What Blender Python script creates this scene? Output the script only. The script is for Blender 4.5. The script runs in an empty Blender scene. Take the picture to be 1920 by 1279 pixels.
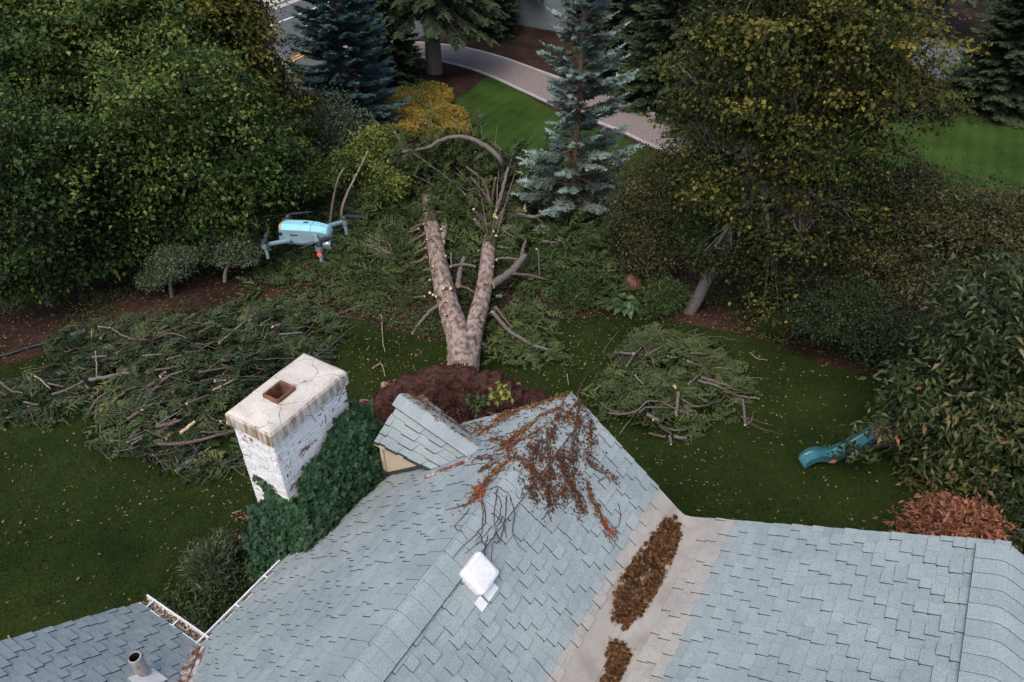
import bpy, math, random
import numpy as np
from mathutils import Vector, Matrix, Euler

random.seed(11)
R = np.random.default_rng(11)
rad = math.radians
SC = bpy.context.scene
COL = SC.collection

# ------------------------------------------------------------------ camera
CAM_H, PITCH, FPX, IW, IH = 12.5, rad(38), 1400.0, 1920, 1279
cd = bpy.data.cameras.new('camera'); cam = bpy.data.objects.new('camera', cd); COL.objects.link(cam)
cam.location = (0, 0, CAM_H); cam.rotation_euler = (math.pi/2 - PITCH, 0, 0)
cd.sensor_width = 36; cd.lens = 36*FPX/IW; cd.clip_end = 2000; cd.clip_start = 0.05
SC.camera = cam

# ------------------------------------------------------------------ sky, sun, exposure
SUN_EL, SUN_ROT = rad(58), rad(208)
w = bpy.data.worlds.new('World'); SC.world = w; w.use_nodes = True
nt = w.node_tree; sky = nt.nodes.new('ShaderNodeTexSky'); sky.sky_type = 'NISHITA'
sky.sun_disc = False; sky.sun_elevation = SUN_EL; sky.sun_rotation = SUN_ROT
sky.air_density = 1.0; sky.dust_density = 4.0; sky.ozone_density = 1.0
bg = nt.nodes['Background']; bg.inputs['Strength'].default_value = 0.10
nt.links.new(sky.outputs[0], bg.inputs[0])
sl = bpy.data.lights.new('sun', 'SUN'); sun = bpy.data.objects.new('sun', sl); COL.objects.link(sun)
sl.energy = 0.5; sl.angle = rad(40); sl.color = (1.0, 0.90, 0.78)
sd = Vector((math.sin(SUN_ROT)*math.cos(SUN_EL), math.cos(SUN_ROT)*math.cos(SUN_EL), math.sin(SUN_EL)))
sun.rotation_euler = (-sd).to_track_quat('-Z', 'Y').to_euler()
SC.view_settings.view_transform = 'Standard'; SC.view_settings.look = 'None'
SC.view_settings.gamma = 1.0; SC.view_settings.exposure = 1.14

# ------------------------------------------------------------------ pixel helpers (a pixel gives a direction; depth comes from what is touched)
def ray(px, py):
    a = (px-IW/2)/FPX; b = (py-IH/2)/FPX
    return np.array([a, math.cos(PITCH)-b*math.sin(PITCH), -math.sin(PITCH)-b*math.cos(PITCH)])
def gp(px, py, z=0.0):
    d = ray(px, py); t = (z-CAM_H)/d[2]
    return np.array([0, 0, CAM_H]) + t*d
def aty(px, py, Y):
    d = ray(px, py); t = Y/d[1]
    return np.array([0, 0, CAM_H]) + t*d
def zc(p):
    return p[1]*math.cos(PITCH) + (CAM_H-p[2])*math.sin(PITCH)

# ------------------------------------------------------------------ mesh helpers
class G:
    """collects polygons; build() links ONE mesh object"""
    def __init__(s):
        s.v = []; s.f = []; s.tot = []; s.mi = []; s.at = []; s.n = 0
    def add(s, V, F, mi=0, at=0.0):
        V = np.asarray(V, float).reshape(-1, 3); F = np.asarray(F, int)
        m, k = F.shape
        s.v.append(V); s.f.append((F+s.n).ravel()); s.tot.append(np.full(m, k))
        s.mi.append(np.broadcast_to(np.asarray(mi), (m,)).copy()); s.at.append(np.broadcast_to(np.asarray(at, float), (m,)).copy())
        s.n += len(V)
    def mesh(s, name, mats, smooth=False):
        me = bpy.data.meshes.new(name)
        V = np.concatenate(s.v); L = np.concatenate(s.f); T = np.concatenate(s.tot)
        me.vertices.add(len(V)); me.vertices.foreach_set('co', V.astype(np.float32).ravel())
        me.loops.add(len(L)); me.loops.foreach_set('vertex_index', L.astype(np.int32))
        me.polygons.add(len(T)); st = np.concatenate([[0], np.cumsum(T)[:-1]])
        me.polygons.foreach_set('loop_start', st.astype(np.int32))
        me.polygons.foreach_set('material_index', np.concatenate(s.mi).astype(np.int32))
        me.polygons.foreach_set('use_smooth', np.full(len(T), bool(smooth)))
        for m in (mats if isinstance(mats, (list, tuple)) else [mats]): me.materials.append(m)
        a = me.attributes.new('rnd', 'FLOAT', 'FACE'); a.data.foreach_set('value', np.concatenate(s.at).astype(np.float32))
        me.update(calc_edges=True); me.validate()
        return me
    def build(s, name, mats, parent=None, smooth=False):
        return link(name, s.mesh(name, mats, smooth), parent)
def link(name, me, parent=None):
    o = bpy.data.objects.new(name, me); COL.objects.link(o)
    if parent is not None: o.parent = parent
    return o
def tag(o, label, cat, group=None, kind=None):
    o['label'] = label; o['category'] = cat
    if group: o['group'] = group
    if kind: o['kind'] = kind
    return o
def thing(name, loc=(0, 0, 0), label=None, cat=None, group=None, rz=0.0):
    o = bpy.data.objects.new(name, None); COL.objects.link(o); o.location = loc; o.rotation_euler = (0, 0, rz)
    o.empty_display_size = 0.2
    if label: tag(o, label, cat, group)
    return o
def unit(a):
    a = np.asarray(a, float); return a/np.maximum(np.linalg.norm(a, axis=-1, keepdims=True), 1e-9)
def box(g, lo, hi, mi=0, at=0.0):
    x0, y0, z0 = lo; x1, y1, z1 = hi
    V = [(x0,y0,z0),(x1,y0,z0),(x1,y1,z0),(x0,y1,z0),(x0,y0,z1),(x1,y0,z1),(x1,y1,z1),(x0,y1,z1)]
    g.add(V, [(0,3,2,1),(4,5,6,7),(0,1,5,4),(1,2,6,5),(2,3,7,6),(3,0,4,7)], mi, at)
def smoothpath(P, n):
    """Catmull-Rom through control points"""
    P = np.asarray(P, float)
    if len(P) < 3:
        t = np.linspace(0, 1, n)[:, None]; return P[0]*(1-t)+P[-1]*t
    Q = np.vstack([2*P[0]-P[1], P, 2*P[-1]-P[-2]]); out = []
    for t in np.linspace(0, len(P)-1-1e-6, n):
        i = int(t); f = t-i; a, b, c, d = Q[i:i+4]
        out.append(.5*((2*b)+(-a+c)*f+(2*a-5*b+4*c-d)*f*f+(-a+3*b-3*c+d)*f**3))
    return np.array(out)
def tube(g, P, rr, seg=6, mi=0, at=0.5, capmi=None, rough=0.0):
    P = np.asarray(P, float); n = len(P); rr = np.broadcast_to(np.asarray(rr, float), (n,))
    T = unit(np.gradient(P, axis=0)); ref = np.array([0.31, 0.17, 0.93]) if abs(T[0][2]) < .9 else np.array([1., 0, 0])
    A = unit(np.cross(T, ref)); B = np.cross(T, A)
    th = np.linspace(0, 2*math.pi, seg, endpoint=False)
    rad_ = rr[:, None]*(1+rough*R.uniform(-1, 1, (n, seg)))
    V = P[:, None, :] + rad_[..., None]*(np.cos(th)[None, :, None]*A[:, None, :] + np.sin(th)[None, :, None]*B[:, None, :])
    V = V.reshape(-1, 3); i = np.arange(n-1)[:, None]*seg; j = np.arange(seg)[None, :]; k = (j+1) % seg
    F = np.stack([i+j, i+k, i+seg+k, i+seg+j], -1).reshape(-1, 4)
    g.add(V, F, mi, at)
    cm = mi if capmi is None else capmi
    g.add(V[:seg], [list(range(seg))[::-1]], cm, at); g.add(V[-seg:], [list(range(seg))], cm, at)
class Noise:
    """cheap smooth noise: a sum of random sines"""
    def __init__(s, k=2.0, n=7):
        s.k = R.normal(0, k, (n, 3)); s.p = R.uniform(0, 6.28, n)
    def __call__(s, x):
        return np.sin(np.asarray(x) @ s.k.T + s.p).mean(-1)*1.6
def inpoly(x, y, P):
    P = np.asarray(P)[:, :2]; c = np.zeros(np.shape(x), bool); j = len(P)-1
    for i in range(len(P)):
        xi, yi = P[i]; xj, yj = P[j]
        with np.errstate(divide='ignore', invalid='ignore'):
            h = ((yi > y) != (yj > y)) & (x < (xj-xi)*(y-yi)/(yj-yi+1e-12)+xi)
        c ^= h; j = i
    return c

# ------------------------------------------------------------------ materials
def newmat(name):
    m = bpy.data.materials.new(name); m.use_nodes = True
    t = m.node_tree; b = t.nodes['Principled BSDF']
    return m, t, b
def node(t, kind, **kw):
    n = t.nodes.new(kind)
    for k, v in kw.items():
        if hasattr(n, k): setattr(n, k, v)
        else: n.inputs[k].default_value = v
    return n
def ramp(t, fac, stops):
    n = t.nodes.new('ShaderNodeValToRGB'); e = n.color_ramp.elements
    e[0].position, e[1].position = stops[0][0], stops[-1][0]
    e[0].color = (*stops[0][1], 1); e[1].color = (*stops[-1][1], 1)
    for p, c in stops[1:-1]:
        x = e.new(p); x.color = (*c, 1)
    t.links.new(fac, n.inputs[0]); return n
def coords(t, scale=(1, 1, 1), what='Object'):
    c = t.nodes.new('ShaderNodeTexCoord'); mp = t.nodes.new('ShaderNodeMapping')
    mp.inputs['Scale'].default_value = scale; t.links.new(c.outputs[what], mp.inputs[0]); return mp.outputs[0]
def noise(t, vec, scale, detail=6, rough=.6, dist=0):
    n = t.nodes.new('ShaderNodeTexNoise'); n.inputs['Scale'].default_value = scale
    n.inputs['Detail'].default_value = detail; n.inputs['Roughness'].default_value = rough; n.inputs['Distortion'].default_value = dist
    t.links.new(vec, n.inputs['Vector']); return n.outputs['Fac']
def mix(t, fac, a, b, mode='MIX'):
    n = t.nodes.new('ShaderNodeMix'); n.data_type = 'RGBA'; n.blend_type = mode
    for s_, v in ((n.inputs[0], fac), (n.inputs[6], a), (n.inputs[7], b)):
        if isinstance(v, bpy.types.NodeSocket): t.links.new(v, s_)
        else: s_.default_value = (*v, 1) if isinstance(v, tuple) else v
    return n.outputs[2]
def bump(t, b, h, strength, dist):
    n = t.nodes.new('ShaderNodeBump'); n.inputs['Strength'].default_value = strength; n.inputs['Distance'].default_value = dist
    t.links.new(h, n.inputs['Height']); t.links.new(n.outputs[0], b.inputs['Normal'])
def mnoise(name, stops, scale=5, rough=.8, bs=0.0, bd=.01, sc=(1, 1, 1), detail=8, spec=.3, what='Object', metal=0.0, dist=0):
    m, t, b = newmat(name); v = coords(t, sc, what); f = noise(t, v, scale, detail, .65, dist)
    t.links.new(ramp(t, f, stops).outputs[0], b.inputs['Base Color'])
    b.inputs['Roughness'].default_value = rough; b.inputs['Specular IOR Level'].default_value = spec; b.inputs['Metallic'].default_value = metal
    if bs: bump(t, b, f, bs, bd)
    return m
def mleaf(name, stops, rough=.5, trans=.3, spec=.35):
    m, t, b = newmat(name); a = node(t, 'ShaderNodeAttribute', attribute_name='rnd')
    c = ramp(t, a.outputs['Fac'], stops).outputs[0]
    t.links.new(c, b.inputs['Base Color']); b.inputs['Roughness'].default_value = rough; b.inputs['Specular IOR Level'].default_value = spec
    if trans:
        tr = t.nodes.new('ShaderNodeBsdfTranslucent'); t.links.new(c, tr.inputs[0])
        mx = t.nodes.new('ShaderNodeMixShader'); mx.inputs[0].default_value = trans
        t.links.new(b.outputs[0], mx.inputs[1]); t.links.new(tr.outputs[0], mx.inputs[2])
        t.links.new(mx.outputs[0], t.nodes['Material Output'].inputs[0])
    return m
def mplain(name, c, rough=.5, metal=0.0, spec=.5):
    m, t, b = newmat(name); v = coords(t); f = noise(t, v, 14, 5)
    t.links.new(ramp(t, f, [(.3, tuple(x*.86 for x in c)), (.7, tuple(min(1, x*1.08) for x in c))]).outputs[0], b.inputs['Base Color'])
    b.inputs['Roughness'].default_value = rough; b.inputs['Metallic'].default_value = metal; b.inputs['Specular IOR Level'].default_value = spec
    return m

M = {}
def mk_shingle(name, lo, hi):
    m, t, b = newmat(name); v = coords(t)
    a = node(t, 'ShaderNodeAttribute', attribute_name='rnd')
    base = ramp(t, a.outputs['Fac'], [(0, lo), (1, hi)]).outputs[0]
    g = ramp(t, noise(t, v, 75, 3), [(.34, (.72, .72, .72)), (.64, (1.14, 1.14, 1.14))]).outputs[0]
    c = mix(t, 1.0, base, g, 'MULTIPLY')
    st = ramp(t, noise(t, v, 1.1, 6, .6, .4), [(.33, (.84, .86, .88)), (.62, (1.05, 1.05, 1.05))]).outputs[0]
    c = mix(t, 1.0, c, st, 'MULTIPLY')
    dk = ramp(t, noise(t, v, 4.5, 8, .75), [(.70, (0, 0, 0)), (.80, (1, 1, 1))]).outputs[0]
    c = mix(t, dk, c, tuple(x*.5 for x in lo))
    t.links.new(c, b.inputs['Base Color']); b.inputs['Roughness'].default_value = .9; b.inputs['Specular IOR Level'].default_value = .2
    bump(t, b, noise(t, v, 160, 2), .2, .003)
    return m
M['shingle'] = mk_shingle('shingle_grey', (.272, .322, .330), (.340, .393, .399))
M['shingle_tan'] = mk_shingle('shingle_tan', (.36, .345, .315), (.42, .405, .37))
M['asphalt_edge_shadow'] = mnoise('shingle_edge_and_shadow', [(.3, (.022, .028, .033)), (.7, (.05, .06, .068))], 30, .95)  # cut asphalt, and the shadow lines painted on the flared tab skirts
M['deck'] = mnoise('roof_felt', [(.3, (.03, .035, .04)), (.7, (.06, .065, .07))], 12, .95)
M['membrane'] = mnoise('roof_membrane', [(.25, (.25, .225, .19)), (.5, (.36, .335, .30)), (.75, (.42, .40, .365))], 2.4, .75, .15, .01, detail=10)
M['ridge_tan'] = M['shingle_tan']
M['white_metal'] = mnoise('white_painted_metal', [(.3, (.62, .64, .65)), (.75, (.82, .83, .84))], 9, .45)
M['vent_plastic'] = mplain('white_vent_plastic', (.80, .80, .80), .4)
M['rust'] = mnoise('rusty_flashing', [(.42, (.62, .60, .57)), (.5, (.36, .22, .15)), (.58, (.13, .05, .03))], 7, .8, .2, .01, sc=(1, 1, .4))
M['zinc'] = mnoise('grey_flashing', [(.3, (.16, .22, .25)), (.7, (.30, .37, .40))], 8, .5)
M['siding'] = mnoise('cream_siding', [(.25, (.52, .44, .31)), (.7, (.66, .57, .42))], 3, .7, .1, .01)
M['white_wall'] = mnoise('white_wall_paint', [(.3, (.60, .60, .58)), (.7, (.74, .74, .72))], 4, .7)
M['mortar'] = mnoise('old_mortar', [(.3, (.20, .17, .15)), (.7, (.42, .38, .35))], 18, .95, .3, .01)
def mk_brick():
    m, t, b = newmat('peeling_painted_brick'); v = coords(t)
    red = ramp(t, noise(t, v, 22, 4), [(.3, (.20, .065, .055)), (.7, (.36, .17, .15))]).outputs[0]
    wh = ramp(t, noise(t, v, 9, 5), [(.3, (.66, .67, .68)), (.6, (.84, .84, .84))]).outputs[0]
    peel = ramp(t, noise(t, coords(t, (1, 1, 1.8)), 2.5, 9, .72), [(.575, (0, 0, 0)), (.605, (1, 1, 1))]).outputs[0]
    t.links.new(mix(t, peel, wh, red), b.inputs['Base Color']); b.inputs['Roughness'].default_value = .75
    bump(t, b, noise(t, v, 60, 4), .3, .004)
    return m
M['brick'] = mk_brick()
def mk_cap():
    m, t, b = newmat('stained_mortar_cap'); v = coords(t)
    base = ramp(t, noise(t, v, 3, 9, .7), [(.3, (.46, .42, .35)), (.5, (.62, .58, .51)), (.7, (.72, .68, .62))]).outputs[0]
    g = ramp(t, noise(t, v, 90, 3), [(.35, (.7, .7, .7)), (.6, (1.05, 1.05, 1.05))]).outputs[0]
    c = mix(t, 1.0, base, g, 'MULTIPLY')
    rs = ramp(t, noise(t, coords(t, (5, 5, .5)), 1.9, 7, .7), [(.44, (0, 0, 0)), (.60, (1, 1, 1))]).outputs[0]
    geo = t.nodes.new('ShaderNodeNewGeometry'); sx = t.nodes.new('ShaderNodeSeparateXYZ'); t.links.new(geo.outputs['True Normal'], sx.inputs[0])
    side = ramp(t, sx.outputs[2], [(.3, (1, 1, 1)), (.75, (.0, .0, .0))]).outputs[0]
    c = mix(t, mix(t, 1.0, rs, side, 'MULTIPLY'), c, (.20, .12, .055))
    vo = t.nodes.new('ShaderNodeTexVoronoi'); vo.feature = 'DISTANCE_TO_EDGE'; vo.inputs['Scale'].default_value = 2.6
    nz = t.nodes.new('ShaderNodeTexNoise'); nz.inputs['Scale'].default_value = 4; t.links.new(v, nz.inputs['Vector'])
    t.links.new(mix(t, .22, v, nz.outputs['Color']), vo.inputs['Vector'])
    cr = ramp(t, vo.outputs['Distance'], [(.006, (1, 1, 1)), (.013, (0, 0, 0))]).outputs[0]
    c = mix(t, mix(t, 1.0, cr, ramp(t, noise(t, v, 1.7, 3), [(.45, (0, 0, 0)), (.55, (.8, .8, .8))]).outputs[0], 'MULTIPLY'), c, (.10, .08, .06))
    t.links.new(c, b.inputs['Base Color']); b.inputs['Roughness'].default_value = .9
    bump(t, b, noise(t, v, 40, 5), .3, .006)
    return m
M['cap'] = mk_cap()
M['terracotta'] = mnoise('sooty_clay_flue', [(.3, (.11, .05, .035)), (.7, (.27, .13, .09))], 8, .85)
M['bark_fallen'] = mnoise('scaly_spruce_bark', [(.32, (.060, .038, .030)), (.45, (.19, .135, .11)), (.57, (.36, .285, .25)), (.72, (.42, .345, .31))], 8.5, .9, 1.0, .05, sc=(1, .5, 1), detail=12)
M['bark_brown'] = mnoise('brown_branch_bark', [(.3, (.07, .05, .042)), (.7, (.19, .14, .12))], 22, .9, .4, .01)
M['bark_grey'] = mnoise('grey_branch_bark', [(.3, (.075, .065, .062)), (.7, (.21, .18, .17))], 20, .9, .4, .01)
M['bark_dark'] = mnoise('dark_tree_bark', [(.3, (.025, .022, .02)), (.7, (.09, .078, .07))], 14, .95, .6, .02)
M['bark_orange'] = mnoise('orange_spruce_bark', [(.3, (.13, .075, .045)), (.7, (.30, .19, .12))], 14, .95, .5, .02)
M['cutwood'] = mnoise('fresh_cut_wood', [(.3, (.46, .33, .17)), (.7, (.66, .52, .32))], 14, .8)
M['pale_stem'] = mnoise('pale_sapling_bark', [(.3, (.20, .155, .12)), (.7, (.38, .31, .26))], 12, .85)
M['dirt'] = mnoise('red_root_soil', [(.3, (.018, .008, .006)), (.5, (.060, .024, .018)), (.72, (.125, .052, .040))], 9, 1.0, .9, .05, detail=12)
M['root'] = mnoise('root_bark', [(.3, (.06, .03, .022)), (.7, (.15, .085, .06))], 20, .9)
M['stone_pink'] = mnoise('pink_stone', [(.3, (.25, .13, .105)), (.7, (.42, .25, .21))], 10, .9, .4, .01)
M['boulder'] = mnoise('red_boulder', [(.3, (.16, .07, .055)), (.7, (.30, .15, .12))], 7, .9, .5, .02)
# ------------------------------------------------------------------ the setting: soil, lawns, driveway, road
def mk_ground():
    m, t, b = newmat('dark_mulch_soil'); v = coords(t)
    c = ramp(t, noise(t, v, 7, 10, .75), [(.3, (.018, .012, .009)), (.5, (.045, .028, .022)), (.72, (.085, .055, .045))]).outputs[0]
    p = ramp(t, noise(t, v, .55, 6, .6), [(.40, (.55, .6, .55)), (.6, (1.3, 1.15, 1.1))]).outputs[0]
    t.links.new(mix(t, 1.0, c, p, 'MULTIPLY'), b.inputs['Base Color']); b.inputs['Roughness'].default_value = 1.0
    b.inputs['Specular IOR Level'].default_value = .1
    bump(t, b, noise(t, v, 18, 8, .7), .8, .05)
    return m
M['soil'] = mk_ground()
def mk_lawn(name, stops, stripe=None):
    m, t, b = newmat(name); v = coords(t)
    c = ramp(t, noise(t, v, 30, 8, .75), stops).outputs[0]
    p = ramp(t, noise(t, v, .45, 6, .62, .3), [(.36, (.62, .70, .65)), (.62, (1.30, 1.22, 1.1))]).outputs[0]
    c = mix(t, 1.0, c, p, 'MULTIPLY')
    dry = ramp(t, noise(t, v, 1.3, 7, .7), [(.58, (0, 0, 0)), (.74, (.75, .75, .75))]).outputs[0]
    c = mix(t, dry, c, (.036, .035, .014))
    if stripe:
        mp = t.nodes.new('ShaderNodeMapping'); mp.inputs['Rotation'].default_value = (0, 0, stripe[0]); t.links.new(coords(t), mp.inputs[0])
        wv = t.nodes.new('ShaderNodeTexWave'); wv.inputs['Scale'].default_value = stripe[1]; wv.inputs['Distortion'].default_value = .6; wv.inputs['Detail'].default_value = 2
        t.links.new(mp.outputs[0], wv.inputs['Vector'])
        s_ = ramp(t, wv.outputs['Fac'], [(.3, (.93, .93, .93)), (.7, (1.06, 1.06, 1.06))]).outputs[0]
        c = mix(t, 1.0, c, s_, 'MULTIPLY')
    t.links.new(c, b.inputs['Base Color']); b.inputs['Roughness'].default_value = .95; b.inputs['Specular IOR Level'].default_value = .1
    bump(t, b, noise(t, v, 45, 6, .7), .9, .04)
    return m
M['lawn'] = mk_lawn('lawn_grass', [(.3, (.010, .021, .005)), (.5, (.021, .038, .008)), (.72, (.042, .060, .014))])
M['lawn_far'] = mk_lawn('mown_lawn', [(.3, (.020, .045, .009)), (.5, (.036, .073, .014)), (.72, (.058, .10, .022))], (rad(28), .55))
M['drive'] = mnoise('gravel_drive', [(.3, (.15, .125, .12)), (.5, (.23, .195, .185)), (.7, (.30, .26, .245))], 14, .95, .4, .02, detail=12)
M['concrete'] = mnoise('pale_concrete', [(.3, (.34, .33, .31)), (.7, (.48, .47, .45))], 4, .9)
M['asphalt'] = mnoise('road_asphalt', [(.3, (.075, .078, .085)), (.7, (.115, .118, .125))], 3, .9)
M['paint_white'] = mplain('white_road_paint', (.72, .72, .70), .7)
M['paint_yellow'] = mplain('yellow_road_paint', (.70, .36, .05), .7)

def struct(o):
    o['kind'] = 'structure'; return o
def sheet(name, pts, z, mat, parent=None):
    g = G(); P = np.asarray(pts, float)[:, :2]
    if np.sum(P[:, 0]*np.roll(P[:, 1], -1)-np.roll(P[:, 0], -1)*P[:, 1]) < 0: P = P[::-1]
    g.add(np.c_[P, np.full(len(P), z)], [list(range(len(P)))]); return g.build(name, mat, parent)
def pxpath(px, n=None, z=0.0):
    P = np.array([gp(x, y, z) for x, y in px]); return P if n is None else smoothpath(P, n)

g = G(); n_ = 60; xs = np.linspace(-160, 160, n_); ys = np.linspace(-60, 240, n_)
X, Y = np.meshgrid(xs, ys); V = np.c_[X.ravel(), Y.ravel(), np.zeros(X.size)]
i, j = np.meshgrid(np.arange(n_-1), np.arange(n_-1)); a_ = (j*n_+i).ravel()
g.add(V, np.c_[a_, a_+1, a_+n_+1, a_+n_]); struct(g.build('ground', M['soil']))

LAWN = pxpath([(-420, 820), (-150, 740), (0, 690), (150, 645), (330, 597), (480, 562), (560, 560), (640, 590), (730, 618), (800, 638), (900, 640), (1010, 606),
               (1110, 594), (1200, 600), (1300, 610), (1430, 640), (1560, 688), (1690, 716), (1900, 765), (2300, 860)], 80)
LAWN = np.vstack([LAWN, [[26, -25, 0], [-30, -25, 0]]])
struct(sheet('lawn', LAWN, .004, M['lawn']))
BACKL = pxpath([(838, 196), (880, 170), (925, 142), (975, 172), (1040, 208), (1120, 240), (1200, 274), (1300, 318), (1420, 380), (1430, 460), (1250, 480), (1130, 420), (1000, 330), (900, 290), (880, 240), (862, 215)], 60)
struct(sheet('back_lawn', BACKL, .004, M['lawn_far']))
RIGHTL = pxpath([(1380, 330), (1480, 250), (1640, 205), (1740, 200), (1790, 205), (1860, 228), (1960, 252), (2300, 330), (2400, 500), (2100, 520), (1900, 420), (1650, 400)], 60)
struct(sheet('side_lawn', RIGHTL, .004, M['lawn_far']))
DN = pxpath([(640, 100), (740, 100), (840, 118), (905, 137), (985, 173), (1060, 207), (1160, 245), (1225, 275), (1310, 302), (1390, 330)], 60)
DF = pxpath([(640, 78), (740, 78), (828, 84), (880, 92), (940, 108), (1010, 133), (1140, 180), (1235, 218), (1355, 264), (1430, 292)], 60)
struct(sheet('driveway', np.vstack([DN, DF[::-1]]), .008, M['drive']))
def edging(name, path, wd, h, mat, z0=.0):
    P = np.asarray(path)[:, :2]; T = unit(np.gradient(P, axis=0)); N_ = np.c_[-T[:, 1], T[:, 0]]*wd/2
    L, Rr = P+N_, P-N_; n = len(P); g = G()
    V = np.vstack([np.c_[L, np.full(n, z0)], np.c_[L, np.full(n, h)], np.c_[Rr, np.full(n, h)], np.c_[Rr, np.full(n, z0)]])
    i = np.arange(n-1)
    for k in range(3): g.add(V, np.c_[i+k*n, i+1+k*n, i+1+(k+1)*n, i+(k+1)*n])
    return g.build(name, mat)
struct(edging('driveway_kerb', DN, .16, .05, M['concrete'])); struct(edging('driveway_kerb', DF, .16, .05, M['concrete']))
# road glimpsed between the maples and the spruce
def band(name, a0, a1, b0, b1, z, mat, ext=60):
    """strip between two lines, each given by two pixels, carried on in both directions"""
    A0, A1, B0, B1 = (gp(*p)[:2] for p in (a0, a1, b0, b1)); d = unit(A1-A0)
    return struct(sheet(name, [A0-d*ext, A1+d*ext*.6, B1+d*ext*.6, B0-d*ext], z, mat))
rd0 = gp(503.7, 50); rd1 = gp(590, 15.6); rdd = unit((rd1-rd0)[:2]); rdn = np.array([-rdd[1], rdd[0]])
def strip(name, off0, off1, z, mat, l0=-70, l1=60, h=None):
    P = [rd0[:2]+rdd*l+rdn*o for l, o in ((l0, off0), (l1, off0), (l1, off1), (l0, off1))]
    if h is None: return struct(sheet(name, P, z, mat))
    g = G(); V = np.vstack([np.c_[P, np.full(4, 0.0)], np.c_[P, np.full(4, h)]])
    g.add(V, [(4, 5, 6, 7), (0, 1, 5, 4), (1, 2, 6, 5), (2, 3, 7, 6), (3, 0, 4, 7)]); return struct(g.build(name, mat))
strip('road', -9.2, 2.5, .004, M['asphalt'])
strip('road_line', -.09, .09, .013, M['paint_white']); 
for k in range(9): strip('road_line', -2.05, -1.9, .013, M['paint_white'], -20+k*5.0, -17.6+k*5.0)
strip('road_line', -5.0, -4.86, .013, M['paint_yellow']); strip('road_line', -5.3, -5.16, .013, M['paint_yellow'])
strip('road_gutter', 2.0, 2.55, .012, M['concrete']); strip('kerb', 2.55, 2.8, 0, M['concrete'], h=.13)
strip('sidewalk', 2.8, 5.0, 0, M['concrete'], h=.10); strip('verge_lawn', 5.0, 40, .02, M['lawn_far'])

# ------------------------------------------------------------------ the house (local x = across the ridge, y = along it)
HR = -rad(31)
house = thing('house', (0, 0, 0), 'house with pale grey shingled gable roofs, small dormer and white brick chimney', 'house', rz=HR)
HM = Matrix.Rotation(HR, 3, 'Z')
hm = np.array(HM)
def h2w(p): return np.asarray(p) @ hm.T
def w2h(p): return np.asarray(p) @ hm
ZR, ZE, XR, XE, YG = 5.5, 3.0, -3.25, -6.40, 7.05     # ridge/eave heights, ridge and eave x, far gable y
SL = (ZR-ZE)/(XR-XE); XT, ZT = -1.40, 4.05; SR = (ZR-ZT)/(XT-XR); X2, Z2 = 2.0, 5.8; S2 = (Z2-ZT)/(X2-XT); Y0 = -2.0
# walls: the cross-section under the roof carried along the ridge
g = G(); prof = [(-6.05, 0), (-6.05, ZE+.12), (XR, ZR-.22), (XT, ZT-.2), (X2, Z2-.2), (5.2, 4.0), (5.2, 0)]
ya, yb = Y0+.2, YG-.3; n = len(prof)
V = [(x, ya, z) for x, z in prof]+[(x, yb, z) for x, z in prof]
g.add(V, [list(range(n))[::-1]]); g.add(V, [list(range(n, 2*n))]); g.add(V, [(k, (k+1) % n, (k+1) % n+n, k+n)[::-1] for k in range(n)])
g.build('wall', M['white_wall'], house)
g = G(); box(g, (-7.45, Y0, 0), (-6.05, 2.05, 3.0)); g.build('wall', M['white_wall'], house)

roof_pts = []   # decks as slabs
g = G()
def slab(g, A, B, y0, y1, th=.07, mi=0):
    (xa, za), (xb, zb) = A, B
    V = [(xa, y0, za), (xb, y0, zb), (xb, y1, zb), (xa, y1, za)]; V += [(x, y, z-th) for x, y, z in V]
    g.add(V, [(0, 1, 2, 3), (7, 6, 5, 4), (0, 4, 5, 1), (1, 5, 6, 2), (2, 6, 7, 3), (3, 7, 4, 0)], mi)
dz = .012
slab(g, (XE, ZE-dz), (XR, ZR-dz), 2.45, YG); slab(g, (XE+2.2, ZE-dz+2.2*SL), (XR, ZR-dz), Y0, 2.45)
slab(g, (XR, ZR-dz), (XT, ZT-dz), Y0, YG); slab(g, (XT, ZT-dz), (X2, Z2-dz), Y0, YG); slab(g, (X2, Z2-dz), (5.6, Z2-3.6*S2-dz), Y0, YG)
# wing facing +y
WX0, WY = -7.70, 2.45
V = [(WX0, WY, ZE-dz), (-6.40, WY, ZE-dz), (-6.40+3.6, WY-3.6, ZE+3.6*SL-dz-.02), (WX0, WY-3.6, ZE+3.6*SL-dz)]
V += [(x, y, z-.07) for x, y, z in V]
g.add(V, [(3, 2, 1, 0), (4, 5, 6, 7), (0, 1, 5, 4), (1, 2, 6, 5), (2, 3, 7, 6), (3, 0, 4, 7)])
roof = g.build('roof', M['deck'], house)

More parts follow.
